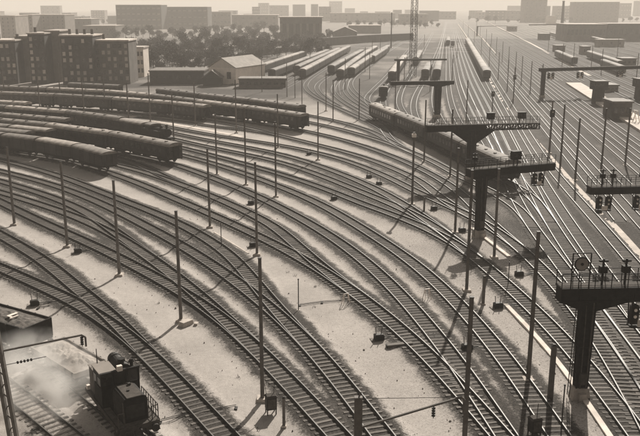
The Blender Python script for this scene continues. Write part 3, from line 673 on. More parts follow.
far_train('F4', (600,70), 4, "dim wagon in the right rake between two thin masts", "dim wagons in the right rake", FARD)
far_train('F7', (560,40), 4, "faint wagon in the far right rake before the goods sheds", "faint wagons before the goods sheds", FARC)
far_train('F9', (600,45), 3, "faint pale wagon beside the flat grey store", "faint pale wagons by the grey store", FARC)
far_train('Nb', (297,76), 7, "dark wagon of the rake between the two left far rows", "dark wagons between the left far rows", FARD)
far_train('Na', (331,75.5), 6, "wagon of the rake left of the middle far sidings", "wagons left of the middle far sidings", FARD)
far_train('C0', (424,80), 2, "dark wagon standing right of the lattice pylon", "dark wagons right of the lattice pylon", FARD)
far_train('C1', (436,80), 3, "dim coach on the far lines under the thin cross beam", "dim coaches under the thin cross beam", FARD)
far_train('F1', (575,66), 3, "dim van on the far right tracks behind the long beam", "dim vans on the far right tracks", FARD)
far_train('F3', (632,76), 2, "dim van near the right edge beyond the long beam", "dim vans near the right edge", FARD)

def tank_engine(loc, rz, label):
    pr = Proto()
    u = MB().box(-1.3,1.3,-4.2,4.2,.95,1.2).box(-.6,.6,-3.6,3.6,.45,.95)
    pr.add("frame", u.mesh("frame", M_SOOT))
    pr.add("boiler", MB().cyl((0,-.8,2.2), (0,3.9,2.2), .72, .72, 14).cyl((0,2.6,2.2), (0,4.0,2.2), .78, .78, 14).mesh("boiler", M_SOOT))
    pr.add("chimney", MB().cyl((0,3.4,2.8), (0,3.4,3.75), .22, .28, 10).mesh("chimney", M_SOOT))
    pr.add("dome", MB().cyl((0,1.4,2.8), (0,1.4,3.2), .36, .28, 10).cyl((0,1.4,3.2), (0,1.4,3.4), .28, .08, 10).mesh("dome", M_SOOT))
    for s in (-1,1): pr.add("side_tank", MB().box(s*.85-.4,s*.85+.4,-.8,2.4,1.2,2.4).mesh("side_tank", M_DARK))
    c = pr.add("cab", MB().box(-1.3,1.3,-2.8,-.8,1.2,3.2).mesh("cab", M_DARK)); pr.add("roof", MB().extr(arch(2.8,3.2,3.6), -3.0, -.6).mesh("roof", M_ROOF2), parent=c)
    for s in (-1,1): pr.add("cab_window", MB().box(s*1.3-.03,s*1.3+.03,-2.2,-1.4,2.2,2.9).mesh("cab_window", M_GLASS), parent=c)
    pr.add("bunker", MB().box(-1.2,1.2,-4.1,-2.8,1.2,2.5).mesh("bunker", M_DARK))
    ws = MB(); wheelset(ws, 0, .62); ws = ws.mesh("wheelset", M_DARK)
    for y in (-2.6,-.6,1.4,3.0): pr.add("wheelset", ws, (0,y,0))
    bf = MB().cyl((0,0,0), (0,.5,0), .22, .22, 10).mesh("buffer", M_DARK)
    for e in (-1,1):
        for x in (-.87,.87): pr.add("buffer", bf, (x, e*4.2, 1.05), 0 if e > 0 else math.pi)
    return pr.place("tank_engine", loc, rz, label, "locomotive")
def on_track(track, px):
    Q = PATH[track]; i = near_s(Q, G(*px)); i = min(max(i, 2), len(Q)-3); u = Q[i+2]-Q[i-2]
    return Vector((Q[i, 0], Q[i, 1], RT)), math.atan2(-u[0], u[1])
l, r = on_track('T11', (160,143.5)); tank_engine(l, r, "small black tank engine at the head of the left siding coaches")
l, r = on_track('Tn', (381.5,99)); tank_engine(l, r+math.pi, "black tank engine facing the camera above the gantry train")
l, r = on_track('C3', (453,47)); tank_engine(l, r, "tiny dark engine far up the main lines")

# ------------------------------------------------------------------ masts
def mast_proto(h, w=.27, base=True, lamp=False):
    pr = Proto(); mb = MB(); t = .05
    def taper(x0, x1, y0, y1): mb.add([(x0,y0,-.1),(x1,y0,-.1),(x1,y1,-.1),(x0,y1,-.1),(x0*.8,y0*.8,h),(x1*.8,y0*.8,h),(x1*.8,y1*.8,h),(x0*.8,y1*.8,h)], [(0,3,2,1),(4,5,6,7),(0,1,5,4),(1,2,6,5),(2,3,7,6),(3,0,4,7)])
    taper(-w/2, w/2, -w/2, -w/2+t); taper(-w/2, w/2, w/2-t, w/2); taper(-.03, .03, -w/2+t, w/2-t)
    pr.add("shaft", mb.mesh("shaft", M_MAST))
    if base: pr.add("foundation", MB().frus(0,0,-.2,.95,.95,.75,.75,.42).mesh("foundation", M_CONC))
    pr.add("cap_plate", MB().cbox(0,0,h,w*.95,w*.95,.05).mesh("cap_plate", M_DARK))
    if h > 6: pr.add("step_bracket", MB().cbox(0,w*.6,h-1.1,.08,.3,.1).cbox(0,w*.6,h-2.6,.08,.3,.1).cbox(0,w*.6,.9,.25,.2,.3).mesh("step_bracket", M_DARK))
    if lamp: pr.add("lamp_box", MB().cbox(0,-.1,h-.6,.55,.7,.35).frus(0,-.1,h-.25,.6,.75,.2,.3,.2).mesh("lamp_box", M_FACE))
    return pr
MP = {}
gm = "catenary masts standing between the tracks"
for bx, by, tx_, ty, lb in (
    (262.5,400,257,260,"mast in the lower centre on the sandy strip, base beside a tall equipment case"),
    (181,321,177,212,"mast on the left sandy strip with a broken concrete block at its foot"),
    (119.5,275.5,113,181,"mast on the left sandy strip, second from the left edge below the vans"),
    (67.5,247,60,162,"mast on the left sandy strip next to a small point motor"),
    (14.5,225,6,147.5,"mast nearest the left edge in front of the goods vans"),
    (257,255,254.5,163,"mast behind the lower centre mast, beside a short white cable trough"),
    (210,227.5,207,148,"mast right of the foremost goods van, one row behind the strip masts"),
    (217,175,215,113,"mast in front of the short end coach"),
    (246,185,243,108,"mast in front of the rear train's second coach, left of a close pair"),
    (276,197,275,121,"taller looking front mast of the pair before the rear train's end coach"),
    (278,148,277,95,"back mast of the pair before the rear train's end coach"),
    (236.5,133,235.5,80,"mast close before the middle of the rear train"),
    (195.5,126,193.5,70,"mast rising past the long dark shed"),
    (174,143,173,95,"mast behind the right end of the nearest passenger coach"),
    (150.5,122,147,74,"mast beside the small tank engine"),
    (129.5,134,127,82,"mast in front of the coach ahead of the tank engine"),
    (85,125.5,83,80,"mast between the left trains below the broad dark tenement"),
    (61,105,59,64,"mast behind the rear train below the narrow dark tenement"),
    (41,120,39.5,76,"mast among the left trains, third from the left edge"),
    (5,100,3.5,56,"mast at the left edge behind the rear train"),
    (105.5,112,105,64,"mast behind the trains below the greyer tenement"),
    (318,160,317.5,103,"mast right of the rear train's dark end"),
    (333,122,332,80,"mast standing where the far sidings curve round"),
    (326,111,325.5,72,"slimmer mast just behind the curve of the far sidings"),
    (359,120,358.5,80,"mast between the far sidings' curve and the gantry train"),
    (424,162,425,100,"mast in front of the second coach of the gantry train"),
    (450,177,450,110,"mast just left of the two stacked gantries"),
    (466.5,291,470,172,"mast close left of the middle gantry's post, long shadow on the sand"),
    (455,233,458,150,"mast left of the middle gantry carrying small brackets"),
    (494,258,498,168,"mast close right of the middle gantry's post"),
    (528,381,541,232,"tall dark mast left of the near signal gantry"),
    (463,470,474.5,298,"mast at the bottom edge in the right centre, foot out of the frame"),
    (549,154,550,100,"mast on the pale path right of the upper gantry"),
    (560,169,563,104,"mast on the pale path beyond the right gantry, second from the upper gantry"),
    (575,181,579,100,"mast on the pale path touching the right gantry's end"),
    (601,171,603,110,"mast behind the right gantry carrying a small box"),
    (625,166,626,108,"mast behind the right gantry nearest the right edge")):
    p = G(bx, by); h = z_at(p.y, ty); h = h if by < 90 or 10.1 < h < 12 else 10.2
    k = round(h*2)/2
    if (k) not in MP: MP[k] = mast_proto(k)
    MP[k].place("catenary_mast", p, 0, lb, "mast", gm)
LM = mast_proto(10.2, .3, True, True)
LM.place("catenary_mast", G(412,205), 0, "mast with a pale lamp box on top left of the gantries", "mast", gm)
FM = mast_proto(10.2, .24, False)
for gr, lb, pts in (
    ("masts along the far pale path","thin mast in the long row along the far pale path",((476,31),(480,37),(486,43),(491,50),(496,56),(502,63),(508,71),(515,79),(521,86),(530,94),(541,98))),
    ("masts beside the far main line train","thin mast in the row beside the far main line train",((463,30),(468,37),(474,46),(481,56),(489,67),(498,80),(507,92),(513,104))),
    ("masts over the far sidings","thin mast among the middle far sidings",((365,72),(369.5,79),(372,62),(380,58),(345,90),(395,110),(404,88))),
    ("masts by the far left coaches","thin mast beside the far left coaches",((287,97),(295,98),(302,110),(262,92),(310,66))),
    ("masts beyond the long beam","thin mast beyond the long beam on the far right",((573,66),(591,69),(601,75),(636,82),(548,52),(562,66),(617,58))),
    ("masts on the far central lines","thin mast between the far central lines",((466,124),(452,84),(430,92),(444,62),(457,58),(424,52)))):
    for i, (x, y) in enumerate(sorted(pts, key=lambda q: -q[1])): FM.place("line_mast", G(x, y), 0, ORD[i]+' nearest '+lb, "mast", gr)
# short posts
def post(name, base, h, w, label, cat="post"):
    pr = Proto(); pr.add("shaft", MB().frus(0,0,-.1,w,w,w*.9,w*.9,h+.1).mesh("shaft", M_MAST)); pr.add("cap", MB().frus(0,0,h,w*1.1,w*1.1,w*.5,w*.5,.1).mesh("cap", M_DARK))
    pr.add("collar", MB().cbox(0,0,.0,w*1.6,w*1.6,.14).mesh("collar", M_CONC))
    return pr.place(name, base, 0, label, cat)
post("short_post", G(550,399), 4.1, .34, "stout short post left of the near gantry's pillar")
post("short_post", G(284,427), 2.1, .2, "short post at the bottom edge right of the equipment case")
post("short_post", G(483,304.5), 2.7, .26, "short dark post right of the long shadowed mast")
post("short_post", G(424,212), 1.9, .24, "short post beside the mast with the lamp box")
for x, y, h, lb in ((298.5,311,3.0,"thin rod marker on the central sandy patch"),(221.5,248,2.9,"thin rod marker beside the short white trough"),(561,432,3.3,"thin rod marker left of the near gantry's foot"),(508,286,2.4,"thin rod marker on the strip right of the middle gantry")):
    pr = Proto(); pr.add("rod", MB().cyl((0,0,-.1), (0,0,h), .045, .045, 6).mesh("rod", M_DARK)); pr.add("finial", MB().cyl((0,0,h), (0,0,h+.1), .07, .07, 8).mesh("finial", M_DARK)); pr.add("socket", MB().cbox(0,0,0,.25,.25,.12).mesh("socket", M_CONC))
    pr.place("rod_marker", G(x,y), 0, lb, "marker")

def arm_mast(base, h, z_arm, tip, drop, label, stay=True, lean=0, w=.27):
    """mast with a bracket arm that ends in a hook and an insulator"""
    t = empty("arm_mast", base, 0, label, "mast", gm)
    top = Vector((lean, 0, h)); mb = MB()
    for a in (-1,1): mb.bar((a*w*.4,0,-.2), (a*w*.36+lean,0,h), .2, .26)
    for i in range(int(h/.7)):
        z = .4+i*.7; s = 1 if i % 2 else -1; mb.bar((-s*w/2+lean*z/h,0,z), (s*w/2+lean*(z+.6)/h,0,z+.6), .05, .07)
    ob("lattice_shaft", mb.mesh("lattice_shaft", M_MAST), t); ob("foundation", MB().frus(0,0,-.2,1.1,1.1,.9,.9,.45).mesh("foundation", M_CONC), t)
    a = Vector((lean*z_arm/h, 0, z_arm)); tp = tip-base
    d = tp-a; b = MB().cyl(a, tp, .065, .065, 8)
    u = Vector((d.x, d.y, 0)).normalized()
    e = tp+u*.22+Vector((0,0,-.18)); b.cyl(tp, e, .065, .065, 8).cyl(e, e+Vector((0,0,-drop)), .065, .06, 8)
    arm = ob("bracket_arm", b.mesh("bracket_arm", M_MAST), t)
    ib = MB(); q = a+d*.72 if stay else tp+u*.0
    for i in range(4): ib.cyl(q+Vector((0,0,-.12-i*.14)), q+Vector((0,0,-.2-i*.14)), .1, .1, 8)
    ib.cyl(q, q+Vector((0,0,-.75)), .025, .025, 5)
    ob("insulator", ib.mesh("insulator", M_DARK), arm)
    if not stay:
        ib = MB(); q = a+Vector((0,0,-.9)); ib.bar(q, q+d*.55, .03)
        for i in range(5): ib.cyl(q+d*(.2+i*.04), q+d*(.22+i*.04), .09, .09, 8)
        ob("insulator", ib.mesh("insulator", M_DARK), arm)
    else: ob("stay_wire", MB().cyl(top-Vector((0,0,.1)), tp, .015, .015, 5).mesh("stay_wire", M_DARK), t)
bA = G(356.5, 546); arm_mast(bA, 8.45, 6.75, G(461,397.3,6.75), .85, "mast rising from the bottom edge with a long bracket arm to the right")
bB = G(19.5, 470); arm_mast(bB, 11, z_at(bB.y, 352), G(81.5,335.2,z_at(bB.y,352)), .6, "lattice mast in the bottom left corner with a hooked arm over the smoke", False, -.75, .5)

# lattice pylon
def pylon():
    p = G(412.5, 77); h = 46; t = empty("lattice_pylon", p, R(12), "tall lattice pylon rising out of the top of the photo", "pylon"); w = 1.1
    for sx in (-1,1):
        for sy in (-1,1): ob("leg", MB().bar((sx*w,sy*w,-.3), (sx*w*.8,sy*w*.8,h), .17, .17).mesh("leg", M_DARK), t)
    n = 23; mb = MB(); dg = MB()
    for i in range(n):
        z = i*2; k = w*(1-.2*z/h); z2 = z+2; k2 = w*(1-.2*z2/h)
        for a, b, a2, b2 in (((-1,-1),(1,-1),None,None),((1,-1),(1,1),None,None),((1,1),(-1,1),None,None),((-1,1),(-1,-1),None,None)):
            mb.bar((a[0]*k,a[1]*k,z), (b[0]*k,b[1]*k,z), .09, .09); s = (a, b) if i % 2 else (b, a)
            dg.bar((s[0][0]*k,s[0][1]*k,z), (s[1][0]*k2,s[1][1]*k2,z2), .08, .08)
    ob("brace", mb.mesh("brace", M_DARK), t); ob("diagonal", dg.mesh("diagonal", M_DARK), t)
    for z in (h*.42, h*.66): ob("platform", MB().cbox(0,0,z,3,3,.12).mesh("platform", M_DARK), t)
pylon()

# ------------------------------------------------------------------ signal gantries
def railing(mb, L0, L1, y, z, h=1.05, st=1.1):
    n = max(2, int((L1-L0)/st))
    for i in range(n+1):
        x = L0+(L1-L0)*i/n; mb.bar((x,y,z), (x,y,z+h), .05)
    for k in (h, h*.55): mb.bar((L0,y,z+k), (L1,y,z+k), .045)
def signal_cage(t, x, z, s=1.0, parts=2):
    """drop cage with two signal lamp units that hangs below the beam"""
    c = MB()
    for a in (-.8,.8):
        for b in (-.3,.3): c.bar((a*s,b,0), (a*s*.85,b,-1.9*s), .07)
    c.cbox(0,0,-1.95*s,1.5*s,.8,.08); c.bar((-.8*s,-.3,-1.0*s), (.8*s,-.3,-1.0*s), .06)
    k = ob("drop_cage", c.mesh("drop_cage", M_SOOT), t, (x,0,z))
    hd = MB().box(-.27*s,.27*s,-.2,.15,-1.75*s,-.5*s).frus(0,-.02,-.5*s,.54*s,.35,.2,.2,.14)
    hm = hd.mesh("signal_head", M_SOOT); lens = MB().cyl((0,0,0),(0,-.08,0),.11*s,.11*s,10).mesh("lens", M_FACE)
    for a in (-.48,.48):
        ob("signal_head", hm, k, (a*s,0,0))
    ob("number_plate", MB().box(-.34*s,.34*s,-.3,-.26,-1.85*s,-1.35*s).mesh("number_plate", M_FACE), k, (0,-.1,0))
    for a in (-.48,.48):
        for b in (-.75,-1.2): ob("lens", lens, k, (a*s,-.2,b*s))
def gantry(label, base, xl, yl, xr, yr, zb, th, pw, cages=(), tops=(), lattice=None, haunch=2.2, depth=1.1, rail_=True, pillar_d=.9, drop=.75):
    pL, pR = G(xl,yl,zb), G(xr,yr,zb); B = G(*base); u = (pR-pL); L = u.length; rz = math.atan2(u.y, u.x); u.normalize()
    # the beam line is carried to the pillar
    along = (B-pL).dot(u); foot = Vector((B.x, B.y, 0))
    t = empty("signal_gantry", foot, rz, label, "gantry"); x0 = -along; x1 = x0+L
    nrm = Vector((-u.y, u.x, 0)); yo = (pL+pR).xy.to_3d().lerp(Vector((0,0,0)), .5).dot(nrm)-foot.dot(nrm)
    yo = max(-2.5, min(2.5, yo)) if False else 0
    ob("foundation", MB().frus(0,0,-.2,pw*1.5,pillar_d*1.7,pw*1.1,pillar_d*1.3,1.1).cbox(0,-pillar_d*.9,-.1,.5,.4,.7).mesh("foundation", M_CONC), t)
    p = MB(); p.frus(0,0,.9,pw*.8,pillar_d*.8,pw,pillar_d,zb-.9)
    for s in (-1,1):
        for k in (-1,1): p.bar((s*pw*.42,k*pillar_d*.46,.9), (s*pw*.52,k*pillar_d*.54,zb), .1, .1)
    for i in range(8): p.cbox(0,0,1.2+i*(zb-2)/8,pw*.96,pillar_d*.99,.07)
    ob("pillar", p.mesh("pillar", M_SOOT), t)
    ld = MB()
    for a in (-.2,.2): ld.bar((-pw*.5-.35,a,.2), (-pw*.55-.12,a,zb+th+.9), .05)
    for i in range(int(zb/.45)): ld.bar((-pw*.52-.34+.2*i*.45/zb,-.2,.5+i*.45), (-pw*.52-.34+.2*i*.45/zb,.2,.5+i*.45), .035)
    ob("ladder", ld.mesh("ladder", M_DARK), t)
    ob("cable_pipe", MB().cyl((pw*.3,-pillar_d*.58,.9), (pw*.36,-pillar_d*.62,zb), .06, .06, 8).cyl((-pw*.15,-pillar_d*.58,.9), (-pw*.2,-pillar_d*.62,zb-.3), .04, .04, 8).mesh("cable_pipe", M_STEEL), t)
    ob("relay_box", MB().cbox(0,-pillar_d*.75,1.3,.5,.35,.8).mesh("relay_box", M_STEEL), t)
    h = MB()
    for s in (-1,1):
        e = min(haunch, (x1 if s > 0 else -x0))
        h.extr([(s*pw*.45,zb-drop*th),(s*e,zb-.02),(s*pw*.45,zb-.02)][::s], -depth*.42, depth*.42)
    ob("bracket", h.mesh("bracket", M_SOOT), t)
    lx = x1 if lattice is None else x0+L*lattice
    bm = MB().box(x0,lx,-depth/2,depth/2,zb,zb+th).box(x0-.03,lx,-depth/2-.08,depth/2+.08,zb+th-.12,zb+th+.02).box(x0-.03,lx,-depth/2-.06,depth/2+.06,zb-.04,zb+.1)
    n = int((lx-x0)/1.2)
    for i in range(n+1): bm.cbox(x0+(lx-x0)*i/max(n,1),-depth/2-.03,zb+.1,.07,.06,th-.22)
    if lattice is not None:
        for z in (zb+.06, zb+th-.06):
            for y in (-depth/2, depth/2): bm.bar((lx,y,z), (x1,y,z), .14, .14)
        n = max(3, round((x1-lx)/(th*.95))); 
        for i in range(n+1):
            x = lx+(x1-lx)*i/n
            for y in (-depth/2, depth/2):
                bm.bar((x,y,zb), (x,y,zb+th), .14, .14)
                if i < n: bm.bar((x,y,zb+(0 if i%2 else th)), (x+(x1-lx)/n,y,zb+(th if i%2 else 0)), .12, .1)
    ob("beam", bm.mesh("beam", M_SOOT), t)
    wk = MB(); n = int(L/.5)
    wk.box(x0,x1,-depth/2+.06,depth/2-.06,zb+th+.025,zb+th+.06)
    ob("walkway", wk.mesh("walkway", M_STEEL), t)
    if rail_:
        for y in (-depth/2, depth/2):
            r = MB(); railing(r, x0, x1, y, zb+th); ob("railing", r.mesh("railing", M_SOOT), t)
    sx = lambda px_: (G(px_, yl+(yr-yl)*(px_-xl)/(xr-xl), zb)-pL).dot(u)+x0
    for px_, s in cages: signal_cage(t, sx(px_), zb, s)
    for px_, kind in tops:
        x = sx(px_); z = zb+th
        if kind == 'disc':
            f = MB()
            for a in (-.62,.62): f.bar((a,-depth/2,z), (a,-depth/2,z+2.5), .07)
            for q in (.9,2.5): f.bar((-.62+0,-depth/2,z+q), (.62,-depth/2,z+q), .07)
            k = ob("target_frame", f.mesh("target_frame", M_SOOT), t, (x,0,0))
            ob("target_disc", MB().cyl((0,0,0),(0,-.05,0),.42,.42,24).mesh("target_disc", M_PARTY), k, (0,-depth/2-.05,z+1.75))
            ob("disc_rim", MB().cyl((0,0,0),(0,-.03,0),.5,.5,24).mesh("disc_rim", M_SOOT), k, (0,-depth/2-.01,z+1.75))
            ob("lens", MB().cyl((0,0,0),(0,-.04,0),.1,.1,12).mesh("lens", M_SOOT), k, (0,-depth/2-.1,z+1.75))
        elif kind == 'post':
            k = ob("signal_post", MB().bar((0,0,z),(0,0,z+1.9),.12).cbox(0,0,z+.9,.5,.4,.5).cbox(0,0,z+1.7,.6,.2,.12).mesh("signal_post", M_SOOT), t, (x,0,0))
        else:
            k = ob("signal_box", MB().bar((-.3,0,z),(-.3,0,z+.8),.08).bar((.3,0,z),(.3,0,z+.8),.08).cbox(0,0,z+.75,1.15,.7,.95).cbox(0,0,z+1.7,1.35,.9,.08).mesh("signal_box", M_SOOT), t, (x,0,0))
            for a in (-.3,.3): ob("hood", MB().cyl((a,-.35,z+1.3),(a,-.65,z+1.3),.16,.16,8).mesh("hood", M_DARK), k)
    return t
gantry("near signal gantry at the right with a thick dark pillar and round target disc", (579,398), 549,290.5, 690,288, 7.45, 1.0, .92, ((631,1.05),), ((566,'disc'),(590,'post'),(612,'post'),(634,'post')), haunch=3.0, pillar_d=.6)
gantry("middle signal gantry with one hanging cage, mast standing close at its left", (479,237), 457,172.5, 539.5,165.5, 7.6, .85, 1.0, ((526,.95),), ((503,'box'),(463,'post')), haunch=2.6, pillar_d=.7)
gantry("upper signal gantry with two signal boxes and an open lattice right arm", (470,180), 430,133.5, 543.5,130.5, 8.0, .95, 1.2, (), ((495,'box'),(526.5,'box')), lattice=.52, haunch=3.6, pillar_d=.7, drop=2.2)
gantry("right edge signal gantry with two hanging cages beyond the pale path", (668,255), 577.5,187.5, 690,185, 7.3, .75, 1.1, ((593,1.0),(629,1.0)), ((590,'post'),(600,'post'),(628,'post'),(637,'post')))
gantry("small T shaped gantry above the coaches left of the vanishing lines", (437,118), 392,85.5, 455,84.5, 8.3, .8, 1.5, (), (), haunch=3.5, rail_=False)
gantry("long thin beam gantry across the far right main lines", (542,98), 534,70.5, 668,67, 8.0, .9, .9, ((545.5,1.3),(574.5,1.3),(614,1.3)), (), haunch=.8, rail_=False)
gantry("thin cross beam gantry at the foot of the lattice pylon", (398,84), 396,61, 448,60.5, 8.2, .5, .8, (), (), haunch=.8, rail_=False)
gantry("distant thin beam gantry far up the main lines", (477,36), 476,23.5, 522,23, 9, .9, .9, (), (), haunch=.8, rail_=False)

# mushroom signal cabins on the far right
def cabin(px_, label):
    p = G(*px_); pr = Proto(); 
    pr.add("tower", MB().frus(0,0,-.2,2.7,2.7,2.5,2.5,4.1).mesh("tower", M_BRICK))
    c = pr.add("cabin", MB().box(-1.9,1.9,-1.9,1.9,3.9,6.2).mesh("cabin", M_BRICK)); pr.add("roof", MB().box(-2.1,2.1,-2.1,2.1,6.2,6.42).mesh("roof", M_ROOF2))
    wm = MB().box(-.45,.45,-.03,.03,-.5,.5).mesh("window", M_GLASS)
    for i in range(3): pr.add("window", wm, (-1.2+i*1.2,-1.91,5.3), 0, c); pr.add("window", wm, (-1.91,-1.2+i*1.2,5.3), math.pi/2, c)
    pr.add("door", MB().box(-.4,.4,-1.4,-1.33,0,2).mesh("door", M_DARK))
    pr.place("signal_cabin", p, R(6), label, "signal cabin")
cabin((597.5,103), "dark mushroom shaped signal cabin on the pale platform end")
cabin((640,100), "dark signal cabin half cut by the right edge")
def trestle(px_, label):
    t = empty("trestle", G(*px_, .55), R(10), label, "trestle")
    for s in (-1,1): 
        ob("leg", MB().bar((s*.9,0,0),(s*.15,0,2.6),.14).mesh("leg", M_FACE), t); ob("leg", MB().bar((s*.9,1.4,0),(s*.15,1.4,2.6),.14).mesh("leg", M_FACE), t)
    ob("crossbar", MB().bar((-.6,0,.9),(.6,0,.9),.1).bar((-.6,1.4,.9),(.6,1.4,.9),.1).bar((0,0,2.6),(0,1.4,2.6),.14).mesh("crossbar", M_FACE), t)
trestle((636,122), "white trestle on the platform at the right edge")

# ------------------------------------------------------------------ point motors and small trackside cases
def point_motor(px_, rz, label, rod=1.8, tall=0.0):
    pr = Proto(); h = .42+tall
    pr.add("case", MB().box(-.4,.4,-.28,.28,.03,h).mesh("case", M_SOOT)); pr.add("lid", MB().frus(0,0,h,.86,.62,.6,.4,.12).mesh("lid", M_DARK))
    pr.add("rod", MB().bar((.4,.1,.2),(.4+rod,.1,.2),.06).bar((.4,-.12,.16),(.4+rod,-.12,.16),.05).mesh("rod", M_DARK))
    for s in (-.22,.22): pr.add("lever", MB().bar((s,.1,h),(s*1.3,.1,h+.75),.05).mesh("lever", M_DARK))
    pr.add("base_plank", MB().box(-.7,.6,-.4,.4,-.02,.06).mesh("base_plank", M_WOOD))
    pr.place("point_motor", G(*px_), rz, label, "point motor", "point motors beside the tracks")
for px_, rz, lb in (((78,253),.4,"point motor on the left sandy strip near the second mast"),((35,305.5),.3,"point motor beside the ash wagon at the left"),
    ((251,204.5),.3,"point motor in the strip behind the white trough"),((253,247),.2,"point motor at the foot of the mast beside the white trough"),
    ((379,340),.2,"point motor on the central sand with levers standing up"),((369,178),.3,"farther of two small point motors left of the lamp mast"),((379,185),.3,"nearer of two small point motors left of the lamp mast"),
    ((334,200),.3,"point motor on the strip left of the lamp mast"),((434,210),.2,"point motor near the short post beside the lamp mast"),((462,232),.2,"point motor between the mast with brackets and the gantry post"),
    ((519,276),.2,"point motor at the end of the strip right of the middle gantry"),((498,308),.2,"point motor beside the start of the long cable trough"),((309,155),.3,"point motor near the rear train's dark end"),
    ((373,122),.3,"point motor in front of the tail coach"),((467,350),.2,"small point motor between the two central right tracks"),((598,214),.2,"point motor on the pale path under the right edge gantry")):
    point_motor(px_, rz, lb)
for px_, lb in (((271,413),"tall equipment case on legs beside the lower centre mast"),((534,436),"dark equipment case at the bottom edge right of the bottom mast")):
    pr = Proto(); pr.add("cabinet", MB().box(-.35,.35,-.3,.3,.35,1.25).mesh("cabinet", M_DARK)); pr.add("lid", MB().frus(0,0,1.25,.8,.7,.6,.5,.12).mesh("lid", M_STEEL)); pr.add("cover_plate", MB().box(-.28,.28,-.34,-.301,.45,1.15).mesh("cover_plate", M_STEEL))
    for sx in (-.3,.3):
        for sy in (-.25,.25): pr.add("leg", MB().bar((sx,sy,-.05),(sx,sy,.36),.07).mesh("leg", M_DARK))
    for sx in (-.25,.25): pr.add("conduit", MB().bar((sx,.2,1.3),(sx*1.4,.3,2.1),.035).mesh("conduit", M_DARK))
    pr.place("equipment_case", G(*px_), .3, lb, "case")
def block(name, px_, label, parts):
    t = empty(name, G(*px_), .5, label, "block")
    for i, (n_, x, y, sx, sy, sz, r_) in enumerate(parts): ob(n_, MB().frus(0,0,-.05,sx,sy,sx*.8,sy*.85,sz).mesh(n_, M_CONC), t, (x,y,0), r_)
block("concrete_block", (186,325), "broken concrete block lying at the foot of the left strip mast", (("slab",0,0,1.3,.7,.45,.4),("shard",.8,-.4,.6,.35,.25,1.0)))
def frame_stand(px_, label):
    t = empty("frame_stand", G(*px_), .4, label, "stand")
    for s in (-.35,.35):
        for y in (-.25,.25): ob("leg", MB().bar((s,y,-.05),(s*.6,y*.2,1.0),.05).mesh("leg", M_FACE), t)
    ob("crossbar", MB().bar((-.25,0,1.0),(.25,0,1.0),.06).mesh("crossbar", M_FACE), t)
frame_stand((346,304), "small pale frame stand on the central sand beside the rails")
frame_stand((427,299), "small frame stand on the strip near the long shadowed mast")
def beam_piece(a, b, label):
    p, q = G(*a), G(*b); t = empty("baulk", (p+q)/2, math.atan2((q-p).y,(q-p).x), label, "timber"); L = (q-p).length
    ob("timber", MB().box(-L/2,L/2,-.22,.22,.02,.3).mesh("timber", M_SLEEP), t); ob("end_plate", MB().box(-L/2-.06,-L/2,-.2,.2,.04,.28).mesh("end_plate", M_DARK), t)
beam_piece((387,348), (412,345.5), "dark timber baulk lying across the track edge on the central sand")

